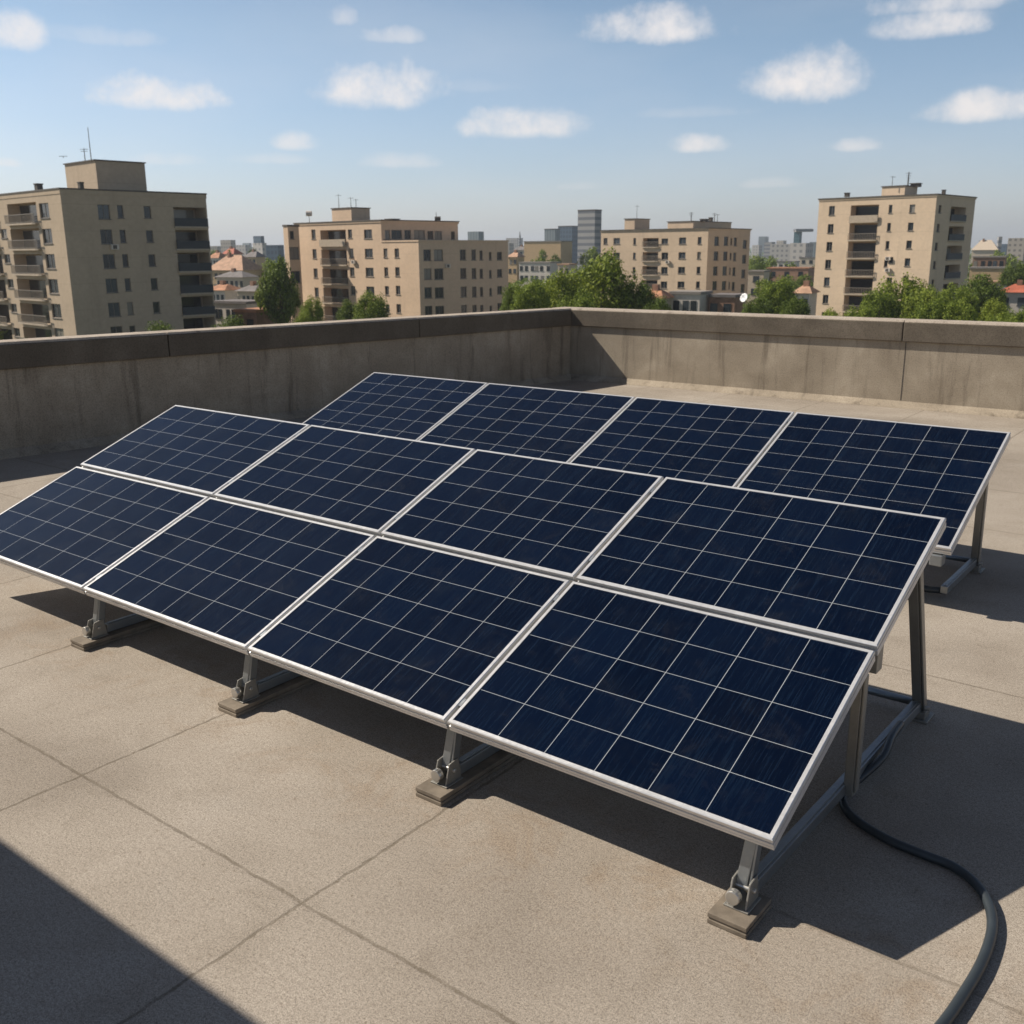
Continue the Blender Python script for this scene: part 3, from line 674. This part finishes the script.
# little wing at its left
flw,frw=rect_faces(284.5,289,300,176,46); zw=height(289,226.5,176)
wn_=cols(frw,[(290,294,231,239,1,0,1),(289.5,299,247,259,2,271,1)])
m=MB(); body(m,flw,frw,GROUND,zw,[],wn_); m.build('wall',FAC[2],b2); slabtop(b2,flw,frw,zw+.3,.1,.298,TRIM,'roof_edge')
for h in wn_: window(b2,frw,h)
# --- block 3
D3=204; fl,fr=rect_faces(601,708,750,D3,50,240); z3=height(708,228.5,D3)
b3=thing('apartment_block','farthest pale ochre apartment block between the grey tower and the white dish, with two penthouses','apartment building',(fr.o.x,fr.o.y,GROUND),0,BG)
hl=cols(fl,[(603.5,607.5,238,244,4,281.5),(613.5,620,238,244,4,281.5),(633.3,636,238,244.5,4,281.5),(661.5,668,238.5,244,1,0,1),(661.5,668,252.5,259.5,3,281.5),(679,686,237.5,244,4,281.5),(697.7,701.5,237,244,4,281.5)])
hb=cols(fl,[(643,658.5,238,247,4,280)],1.6)
hr=cols(fr,[(714.5,719,236.5,245.5,4,281),(724,728.3,236.5,245.5,4,281),(730.5,732.3,238,245,4,282),(734,737,237.5,246,4,282),(743,747,240,248.5,4,284)])
m=MB(); body(m,fl,fr,GROUND,z3-.3,hl+hb,hr); m.build('wall',FAC[3],b3); slabtop(b3,fl,fr,z3,.1,.298,FAC[3],'roof'); slabtop(b3,fl,fr,z3+.14,.25,.138,TRIM,'roof_edge')
for h in hl: window(b3,fl,h)
for h in hr: window(b3,fr,h)
for h in hb: balcony(b3,fl,h,.35)
F3=(fl,fr)
pf=penthouse(b3,624.5,634.5,649.5,219,222,50,z3+.14,FAC[3]); mast(636,222,pf[2],205,b3,.06,1)
pf=penthouse(b3,667.5,693,731,221.5,213,50,z3+.14,FAC[3]); mast(690,213,pf[2],212,b3,.12,3); mast(713,216,pf[2],213,b3,.1,2); mast(716,218,pf[2],214,b3,.08,1)
ventbox(700,706,219.5,216,pf[2],b3); ventbox(708,711,218,219,pf[2],b3)
# --- block 4
D4=167; fl,fr=rect_faces(819,936,975,D4,46,205); z4=height(936.5,194.5,D4)
b4=thing('apartment_block','tall cream apartment block at right, standing over the trees behind the sunlit parapet','apartment building',(fr.o.x,fr.o.y,GROUND),0,BG)
hl=cols(fl,[(829,834.7,206,215,6,295),(888.7,892.3,204.8,213,3,241),(909.5,915,204.5,212.5,5,276)])
hl+=cols(fl,[(889,893,257,263,1,0,1),(886.5,892,277.5,283,1,0,1)])
hb=cols(fl,[(850.5,878.5,205,221.5,6,296)],1.7)
hr=cols(fr,[(938.7,941.5,205,213,5,279)]); hrb=cols(fr,[(950.5,965.5,207,221,5,283)],1.8)
m=MB(); body(m,fl,fr,GROUND,z4-.3,hl+hb,hr+hrb); m.build('wall',FAC[4],b4); slabtop(b4,fl,fr,z4,.1,.298,FAC[4],'roof'); slabtop(b4,fl,fr,z4+.14,.22,.138,TRIM,'roof_edge')
for h in hl: window(b4,fl,h)
for h in hr: window(b4,fr,h)
for k,h in enumerate(hb): balcony(b4,fl,h,.35,'solid' if k==0 else 'bars')
for h in hrb: balcony(b4,fr,h,.25,'glass')
F4=(fl,fr)
pf=penthouse(b4,881.5,904.5,917,186,173,46,z4+.14,FAC[4]); mast(886.5,174,pf[2],176,b4,.06,1); mast(902,174,pf[2],172,b4,.14,4)
ventbox(906,914,184,176,pf[2],b4); ventbox(841,845,193.5,176,z4+.14,b4); ventbox(936.5,939.5,190.5,170,z4+.14,b4)
for q,hq in ((888.5,257.2),):
    pass

def ac_unit(root,f,px,py):
    a,z=f.hit(px,py); m=MB(); fbar(m,f,a-.45,a+.45,z-.3,z+.3,-.38,-.05); u=m.build('air_conditioner',WHITE,root)
    m=MB(); fbar(m,f,a-.3,a+.2,z-.22,z+.22,-.40,-.382); m.build('fan_grille',TRIM,u)
ac_unit(b4,F4[0],888.5,258.5); ac_unit(b4,F4[0],888,270); ac_unit(b2,F2[0],354.5,262); ac_unit(b2,F2[1],447,266); ac_unit(b1,F1[1],114,247); ac_unit(b3,F3[0],668,262)
# ------------------------------------------------------------------ trees
def crown_mesh(name,seed,nl,shape,mat,leaf):
    """leaf clumps in a unit crown: x,y in -1..1, z in 0..1"""
    r=random.Random(seed); mb=MB(); cl=[]
    nc=60
    for k in range(nc):
        while True:
            p=Vector((r.uniform(-1,1),r.uniform(-1,1),r.uniform(-1,1)))
            if .35<p.length<1: break
        p.normalize(); q=r.uniform(.5,.8)
        w=shape(.5+.5*p.z*q)
        cl.append((Vector((p.x*q*w,p.y*q*w,.5+.5*p.z*q)),r.uniform(.22,.36)))
    for i in range(nl):
        c,cr_=cl[r.randrange(nc)]
        d=Vector((r.gauss(0,1),r.gauss(0,1),r.gauss(0,1))).normalized(); rad=cr_*(r.random()**.45)
        p=c+Vector((d.x*rad,d.y*rad,d.z*rad*.55))
        n=(d+Vector((r.gauss(0,.6),r.gauss(0,.6),r.gauss(.3,.6)))).normalized()
        u=n.orthogonal().normalized(); u=(Matrix.Rotation(r.uniform(0,6.28),3,n)@u); v=n.cross(u); s=leaf*r.uniform(.55,1.25)
        u=u*s; v=v*s*.7
        # z is later scaled with the height, so shrink z of leaves a little
        u=Vector((u.x,u.y,u.z*.5)); v=Vector((v.x,v.y,v.z*.5))
        a=[p-u*.5,p+v*.5-u*.05,p+u*.55,p-v*.5+u*.05]; i0=len(mb.v); mb.v+=a; mb.f.append((i0,i0+1,i0+2,i0+3))
    me=bpy.data.meshes.new(name); me.from_pydata([tuple(v) for v in mb.v],[],mb.f); me.materials.append(mat); return me
rounds=lambda z:1.0
colm=lambda z:1.0-.35*abs(z-.45)
CR=[crown_mesh('crown_a',1,13000,rounds,LEAFA,.072),crown_mesh('crown_b',2,13000,rounds,LEAFB,.072),crown_mesh('crown_c',3,13000,rounds,LEAFC,.072),crown_mesh('crown_d',4,6500,colm,LEAFB,.10),crown_mesh('crown_e',9,4200,rounds,LEAFA,.10)]
CRF=[crown_mesh('crown_far_a',11,900,rounds,LEAFA,.2),crown_mesh('crown_far_b',12,900,rounds,LEAFB,.2)]
def trunk_mesh():
    m=MB(); m.tube([(0,0,0),(.02,.01,.35),(0,0,.75),(.02,0,1)],.05,8,radii=[.07,.05,.035,.015])
    for k in range(5):
        a=k*1.26; m.tube([(0,0,.38+.07*k),(.25*math.cos(a),.25*math.sin(a),.6+.06*k),(.45*math.cos(a),.45*math.sin(a),.78+.04*k)],.02,6,radii=[.028,.018,.008])
    me=bpy.data.meshes.new('trunk'); me.from_pydata([tuple(v) for v in m.v],[],m.f); me.materials.append(TRUNK); return me
TM=trunk_mesh()
TG='trees among the apartment blocks'
def tree(px,ytop,hw,D,var,label,frac=.72,far=False,group=TG):
    p=spot(px,D); zt=height(px,ytop,D); rad=hw*D/F/.93; Ht=zt-GROUND
    t=thing('tree',label,'tree',(p.x,p.y,GROUND),rnd.uniform(0,6.28),group)
    ch=rad*(3.4 if hw<22 and var==3 and not far else 2.15); ch=min(max(ch,5),Ht-1)
    c=bpy.data.objects.new('crown',(CRF if far else CR)[var]); COL.objects.link(c); c.parent=t; c.location=(0,0,Ht-ch*.985); c.scale=(rad,rad*rnd.uniform(.9,1.1),ch)
    k=bpy.data.objects.new('trunk',TM); COL.objects.link(k); k.parent=t; k.scale=(rad*1.2,rad*1.2,Ht-ch*.35)
    return t
TREES=[
 (277,254,21,138,3,'tall narrow dark tree against the left end of the ochre block'),
 (286,282,12,146,0,'leafy tree squeezed between the tall narrow tree and the ochre block'),
 (1003,298,16,116,2,'bright green tree left of the red roofed house'),
 (1030,306,18,112,0,'tree cut by the right picture edge'),
 (262,283,10,150,0,'small tree left of the tall narrow dark tree'),
 (300,309,13,112,2,'low light green tree at the foot of the tall narrow dark tree'),
 (308,295,12,122,0,'round tree in front of the left wing of the ochre block, below its small windows'),
 (347,300,14,128,1,'dark tree below the balcony stack of the ochre block'),
 (368,290,19,124,0,'bushy tree covering the lower windows of the ochre block'),
 (225,316,22,108,1,'dark low tree at the foot of the far left block balconies'),
 (603,250,40,128,2,'largest bright green tree, left of the farthest pale block'),
 (565,268,28,122,2,'yellow green tree on the left shoulder of the largest tree'),
 (532,277,22,116,0,'mid green tree right of the ochre block, first in the row'),
 (513,283,12,118,1,'dark tree touching the right edge of the ochre block'),
 (580,290,26,105,0,'lower green tree in front of the largest tree'),
 (640,282,20,126,1,'dark tree on the right shoulder of the largest tree'),
 (660,297,16,122,1,'low dark tree at the foot of the farthest pale block balconies'),
 (781,276,22,140,0,'green tree halfway between the white dish and the tall cream block'),
 (762,296,17,118,1,'low tree right beside the white dish'),
 (800,297,17,122,1,'dark low tree touching the left edge of the tall cream block'),
 (758,262,18,300,1,'distant dark tree behind the farthest pale block right corner'),
 (800,278,20,260,1,'distant dark tree left of the tall cream block'),
 (905,275,34,124,2,'big bright green tree in front of the tall cream block'),
 (838,308,16,108,2,'low yellow green tree at the foot of the tall cream block left of its balconies'),
 (885,288,22,118,0,'mid green tree left of the big bright tree before the tall cream block'),
 (930,286,24,120,2,'bright tree right of the big bright tree before the tall cream block'),
 (958,283,22,126,0,'tall green tree hiding the lower right corner of the tall cream block'),
 (868,302,20,114,0,'low green tree below the balcony stack of the tall cream block'),
 (940,296,22,112,0,'green tree below the right corner of the tall cream block'),
 (985,276,26,138,1,'dark green tree just right of the tall cream block'),
 (968,298,22,110,0,'lower green tree in front of the dark tree at the right'),
 (1012,312,20,104,0,'low tree in front of the red roofed house'),
 (1020,262,15,210,1,'dark tree at the right picture edge above the red roofed house'),
 (996,284,14,160,1,'dark tree left of the red roofed house'),
 (1060,290,30,120,0,'tree outside the right picture edge'),
 (155,322,24,104,1,'tree top just showing over the parapet below the far left block'),
]
for tr_ in TREES: tree(*tr_)

# ------------------------------------------------------------------ low houses
def house(px0,px1,y_eave,y_ridge,D,wall,roof,label,dep=None,nw=4,wy=None,flat=False,a=60,cat='house',group='low houses between the blocks'):
    pm=(px0+px1)/2; p=spot(px0,D); q=spot(px1,D); u=(q-p).normalized()
    # turn the front a little
    ang=R(a-90); u=Vector((u.x*math.cos(ang)-u.y*math.sin(ang),u.x*math.sin(ang)+u.y*math.cos(ang)))
    Ln=(q-p).length*.86; f=Face(p,u,Ln); dep=min(dep or 12,max(5,Ln*.6)); ze=height(pm,y_eave,D); zr=height(pm,y_ridge,D)
    t=thing('house' if cat=='house' else 'building',label,cat,(p.x,p.y,GROUND),0,group)
    m=MB(); m.hull([f.P(0,GROUND,0),f.P(Ln,GROUND,0),f.P(Ln,GROUND,dep),f.P(0,GROUND,dep)],[f.P(0,ze,0),f.P(Ln,ze,0),f.P(Ln,ze,dep),f.P(0,ze,dep)]); m.build('wall',wall,t)
    o=.5
    if flat:
        m=MB(); m.hull([f.P(-.2,ze+.002,-.2),f.P(Ln+.2,ze+.002,-.2),f.P(Ln+.2,ze+.002,dep+.2),f.P(-.2,ze+.002,dep+.2)],[f.P(-.2,ze+.4,-.2),f.P(Ln+.2,ze+.4,-.2),f.P(Ln+.2,ze+.4,dep+.2),f.P(-.2,ze+.4,dep+.2)]); m.build('roof',roof,t)
    else:
        zr=max(zr,ze+1.2); i=min(Ln*.3,dep*.5); z0=ze+.01
        a0,b0,c0,d0=f.P(-o,z0,-o),f.P(Ln+o,z0,-o),f.P(Ln+o,z0,dep+o),f.P(-o,z0,dep+o); r0,r1_=f.P(i,zr,dep/2),f.P(Ln-i,zr,dep/2)
        m=MB(); m.poly([a0,b0,r1_,r0]); m.poly([b0,c0,r1_]); m.poly([c0,d0,r0,r1_]); m.poly([d0,a0,r0]); m.poly([d0,c0,b0,a0]); rf=m.build('roof',roof,t)
        cx=Ln*.35; m=MB(); m.hull([f.P(cx,ze+.5,dep*.4),f.P(cx+.9,ze+.5,dep*.4),f.P(cx+.9,ze+.5,dep*.4+.9),f.P(cx,ze+.5,dep*.4+.9)],[f.P(cx,zr+.7,dep*.4),f.P(cx+.9,zr+.7,dep*.4),f.P(cx+.9,zr+.7,dep*.4+.9),f.P(cx,zr+.7,dep*.4+.9)]); m.build('chimney',BRICK,rf)
    rows=2 if (ze-GROUND)>5.5 else 1
    for r_ in range(rows):
        zt=ze-.9-3.0*r_
        for k in range(nw):
            c=(k+.5)/nw*Ln+rnd.uniform(-.3,.3); w=min(.75,Ln/nw*.3)
            m=MB(); fbar(m,f,c-w,c+w,zt-1.4,zt,-.05,.03); fbar(m,f,c-w-.1,c+w+.1,zt-1.52,zt-1.405,-.12,.03); m.build('window',GLS,t)
    return t
HS=[
 # left gap
 (206,262,270,255,300,OCHRE,TERRA2,'long ochre house under a wide pale terracotta roof, left of the tall narrow tree',12,7),
 (214,256,277,271,265,CREAM,GREYR,'cream house with grey roof in front of the wide terracotta roof',10,6),
 (204,232,290,284,215,WHITE,TERRA,'white house beside the dark balconies of the far left block',9,4),
 (234,262,291,286,205,CREAM,GREYR,'cream house with grey roof left of the narrow dark tree',9,4),
 (208,262,303,300,165,WHITE,GREYR,'lowest white house above the brick garden building, left gap',9,6),
 (230,264,312,312,140,BRICK,TERRA,'brown brick flat-roofed outbuilding just over the left parapet',8,2),
 (222,240,254,248,420,CREAM,REDT,'small distant house with red roof behind the wide terracotta roof',None,3),
 (244,262,257,251,400,OCHRE,GREYR,'small distant ochre house with grey roof near the round tower',None,3),
 (208,224,258,252,380,WHITE,TERRA,'small distant white house right against the far left block',None,3),
 # middle gap
 (519,560,263,262,330,WHITE,ROOFGR,'long white flat-roofed house with roof garden, right of the ochre block',12,6),
 (508,520,257,252,350,OCHRE,TERRA2,'small orange house between the ochre block and the white flat-roofed house',None,2),
 (524,572,242,241,420,OCHRE,ROOFGR,'broad ochre flat-roofed building below the glass office blocks',16,0),
 (514,532,250,246,520,CREAM,GREYR,'distant cream house left of the broad ochre building',None,3),
 (558,572,265,262,300,CREAM,TERRA2,'small cream house behind the largest tree',None,2),
 # foot of block 3
 (672,708,294,292,150,WHITE,ROOFGR,'low white flat annex at the foot of the farthest pale block',7,3),
 (712,742,297,296,150,BRICK,GREYR,'low brown shed left of the white satellite dish',7,2),
 (640,668,298,294,148,CREAM,TERRA,'low cream house at the foot of the farthest pale block balconies',7,2),
 # right gap
 (748,768,272,270,250,CREAM,ROOFGR,'cream flat-roofed house right behind the white dish',8,1),
 (768,816,268.5,266,330,BRICK,TERRA,'long low hall with orange roof left of the tall cream block',12,3),
 (778,800,262,259,420,WHITE,GREYR,'pale house with grey roof behind the long orange-roofed hall',None,3),
 (797,815,293,287,165,WHITE,TERRA2,'small pale house touching the left edge of the tall cream block',8,1),
 (800,818,258,255,460,CREAM,GREYR,'distant cream house left of the tall cream block, below the teal tower',None,2),
 # right edge
 (972,1008,268.5,267,250,OCHRE,ROOFGR,'long ochre building with a brown upper storey, right of the tall cream block',12,0),
 (974,1008,257.5,256,285,BRICK,ROOFGR,'brown building with flat roof, right of the tall cream block and above the ochre one',12,5),
 (992,1010,283,280,215,WHITE,TERRA2,'white house left of the dark tree at the right edge',8,1),
 (1004,1052,292,284,185,WHITE,REDT,'white house with bright red roof at the right picture edge',10,3),
 (972,999,250,240,520,CREAM,CREAM,'pale hall with a big light roof right of the tall cream block',20,0),
]
for h in HS:
    px0,px1,ye,yr,D,w,rf,lb,dp,nw=h
    house(px0,px1,ye,yr,D,w,rf,lb,dp,nw,flat=(yr>=ye-3.1))
# satellite dish
p=spot(747,140); zc=height(747,298,140); q=bpy.data.objects
ds=thing('satellite_dish','white satellite dish on a mast at the foot of the farthest pale block','satellite dish',(p.x,p.y,GROUND))
m=MB(); nd_=18; axis=Vector((-.25,-.9,.3)).normalized(); u_=axis.orthogonal().normalized(); v_=axis.cross(u_); c0=Vector((p.x,p.y,zc)); rr=.62
for k in range(5):
    r_=rr*k/4
    for j in range(nd_):
        a=2*math.pi*j/nd_; m.v.append(c0+u_*math.cos(a)*r_+v_*math.sin(a)*r_+axis*(.16*(r_/rr)**2))
for k in range(4):
    for j in range(nd_): m.f.append((k*nd_+j,k*nd_+(j+1)%nd_,(k+1)*nd_+(j+1)%nd_,(k+1)*nd_+j))
o_=m.build('reflector',DISH,ds,smooth=True); sm_=o_.modifiers.new('s','SOLIDIFY'); sm_.thickness=.03
MB().tube([(p.x,p.y,GROUND),(p.x,p.y,zc-.2),tuple(c0-axis*.05)],.06,8).build('mast',MAST,ds)
MB().bar(c0+v_*-.5+axis*.1,c0+axis*.6,.04,.04).build('feed_arm',MAST,ds)

# ------------------------------------------------------------------ skyline
SK='far skyline buildings'
def tower(px0,px1,ytop,D,mat,label,pxm=None,a=60,cap=True,name='office_tower',cat='tower'):
    if pxm: fl,fr=rect_faces(px0,pxm,px1,D,a)
    else: fl,fr=rect_faces(px0,px0+(px1-px0)*.68,px1,D,a)
    z1=height(px0*.4+px1*.6,ytop,D)
    t=thing(name,label,cat,(fr.o.x,fr.o.y,GROUND),0,SK)
    m=MB(); body(m,fl,fr,GROUND,z1,[],[]); m.build('wall',mat,t)
    if cap: slabtop(t,fl,fr,z1+.6,.15,.598,TRIM,'roof')
    return t
FGREY=m_far('tower_grey',(.30,.29,.28),(.10,.11,.13),40,3.4,1.0,.45)
FBLUE=m_far('tower_blue_glass',(.09,.14,.19),(.05,.08,.12),3,3.4,.7,.6)
FPALE=m_far('tower_pale_glass',(.24,.28,.29),(.14,.17,.19),2.5,50,.4,1.0)
FCREAM=m_far('tower_cream',(.42,.37,.31),(.14,.13,.12),3.2,3.1,.5,.45)
FWH=m_far('tower_white',(.50,.46,.42),(.2,.2,.2),3.6,3.2,.45,.45)
FTEAL=m_far('tower_teal',(.07,.16,.19),(.04,.10,.12),3,3,.7,.6)
tower(577.5,601,210.5,560,FGREY,'tall grey office tower with horizontal bands, left of the farthest pale block',594.5,52)
tower(544.5,560,229.5,760,FPALE,'pale glass office block left of the dark blue one')
tower(558,578.5,226.5,800,FBLUE,'dark blue glass office block left of the tall grey tower')
tower(793,801,231.5,900,FTEAL,'teal tower with an overhanging grey top, left of the tall cream block')
p0=height(800,231.5,900)
p=spot(802,902); m=MB(); q_=RH*7.5; m.bar((p.x-q_.x,p.y-q_.y,p0+.9),(p.x+q_.x,p.y+q_.y,p0+.9),9,2.4); tag(m.build('roof_canopy',FGREY),'grey overhanging roof canopy on the teal tower','canopy')
SKY=[(254,265,236,700,FBLUE,'small blue-topped tower left of the ochre block'),(253,267,243,640,FWH,'white base building below the small blue-topped tower'),
 (266,284,245,560,FBLUE,'wide dark glass building against the ochre block left wing'),(221,236,240,900,FCREAM,'distant cream block on the left skyline'),
 (236,250,245,850,FWH,'distant white block on the left skyline, right of the cream one'),(209,221,246,1000,FCREAM,'distant low cream block touching the far left block'),
 (468,484,231.5,700,FPALE,'pale grey block showing over the right end of the ochre block roof'),(500,514,243,900,FCREAM,'distant cream block over the ochre block right corner'),
 (506,523,238,1300,FWH,'hazy white block beside the thin spire'),(524,540,246,800,FCREAM,'distant cream block behind the broad ochre building'),
 (516,526,248,620,FWH,'distant white block above the small orange house'),
 (752,762,245,1200,FWH,'hazy white block just right of the farthest pale block'),(764,775,242,1000,FGREY,'hazy grey block left of the white complex on the right skyline'),
 (770,800,244,700,FWH,'long white building below the teal tower'),(790,813,243,560,FWH,'white building with dark slots left of the tall cream block'),
 (809,822,242,620,FPALE,'grey glass building half behind the tall cream block'),(776,786,240.5,1400,FCREAM,'hazy cream block on the right skyline'),
 (996,1001,237,600,FGREY,'thin dark block right of the pale hall'),(1007,1032,238,620,FCREAM,'cream block at the right picture edge skyline'),
 (1000,1009,244,900,FBLUE,'small bluish block between the pale hall and the right edge'),(978,990,240.5,1300,FWH,'hazy white block over the pale hall'),
 (758,768,236.5,1900,FPALE,'faint farthest tower on the right skyline'),(243,252,243,1700,FPALE,'faint farthest block on the left skyline'),
 (530,541,244,1700,FPALE,'faint farthest block behind the broad ochre building'),(1015,1026,241,1500,FPALE,'faint farthest block at the right edge')]
for s in SKY: tower(s[0],s[1],s[2],s[3],s[4],s[5],name='far_building',cat='building',cap=False,a=60+rnd.uniform(-8,8))
p=spot(520,1200); zt=height(520,231,1200); tag(MB().tube([(p.x,p.y,GROUND),(p.x,p.y,height(520,241,1200)),(p.x,p.y,zt)],1,8,radii=[2.2,1.8,.2]).build('spire',FGREY),'thin hazy spire on the skyline right of the ochre block','spire')
# roof garden and small far trees
FT='distant trees in the town'
FTS=[(543,249,5,405,'small round tree on the broad ochre building side'),(555,254,6,345,'small tree behind the white flat-roofed house'),
 (540,256,12,350,'wide low tree behind the white flat-roofed house'),(232,250,9,420,'far tree behind the terracotta roofs, left gap'),(252,248,9,440,'far tree below the blue-topped tower'),
 (214,249,7,500,'far tree touching the far left block'),(270,258,10,300,'far tree behind the tall narrow tree'),(774,256,10,480,'far tree left of the white complex'),(757,254,9,420,'far tree right of the farthest pale block, upper'),
 (790,262,11,380,'far tree behind the orange-roofed hall'),(808,274,10,280,'far tree below the orange-roofed hall'),(786,275,14,290,'far wide tree below the orange-roofed hall'),(1000,250,10,500,'far tree beside the pale hall'),
 (1014,254,12,420,'far tree near the right edge below the cream block'),(985,273,9,240,'far tree below the ochre building at right'),(590,247,12,420,'far tree at the foot of the tall grey tower'),
 (595,252,10,330,'far tree between the largest tree and the grey tower'),(820,262,8,400,'far tree touching the tall cream block'),(976,262,6,300,'far tree right of the tall cream block'),(765,278,9,230,'far tree above the white dish')]
for (px,yt,hw,D,lb) in FTS: tree(px,yt,hw,D,rnd.choice([0,1]),lb,.7,True,FT)
# the distant town woods: one mass of leaf clumps
r=random.Random(5); mb=MB()
for k in range(2600):
    D=260*((3000/260)**r.random()); px=r.uniform(-350,1400)
    if r.random()<.25: D=r.uniform(90,260)
    p=spot(px,D)
    if D<200 and not (-350<px<190 or 1040<px): continue
    rad=r.uniform(2.5,5)*(1+D/1500); zc=GROUND+rad*r.uniform(.5,.9)
    if D>700: zc=GROUND+rad*.8+ (D/3000)*3
    n=46 if D<900 else 20
    for j in range(n):
        d=Vector((r.gauss(0,1),r.gauss(0,1),r.gauss(0,1))).normalized(); q_=Vector((p.x,p.y,zc))+Vector((d.x*rad*1.3,d.y*rad*1.3,d.z*rad*.8))
        nrm=(d+Vector((r.gauss(0,.5),r.gauss(0,.5),r.gauss(0,.5)))).normalized(); u=nrm.orthogonal().normalized(); v=nrm.cross(u); s=rad*.42
        mb.quad(q_-u*s*.5,q_+v*s*.4,q_+u*s*.5,q_-v*s*.4)
o=mb.build('town_woods',LEAFB); o['kind']='stuff'; o['label']='far green woods and garden trees spread through the town'

# ------------------------------------------------------------------ haze
hz=MB(); hz.box(-8500,8500,-8500,8500,GROUND-1,130)
m,n_,l_=newmat('haze_air'); out=n_.new('ShaderNodeOutputMaterial'); pv=n_.new('ShaderNodeVolumePrincipled'); pv.inputs['Density'].default_value=.00018; pv.inputs['Color'].default_value=(.82,.88,.95,1); pv.inputs['Anisotropy'].default_value=.2
l_.new(pv.outputs[0],out.inputs['Volume'])
ho=hz.build('haze',m); ho['kind']='stuff'
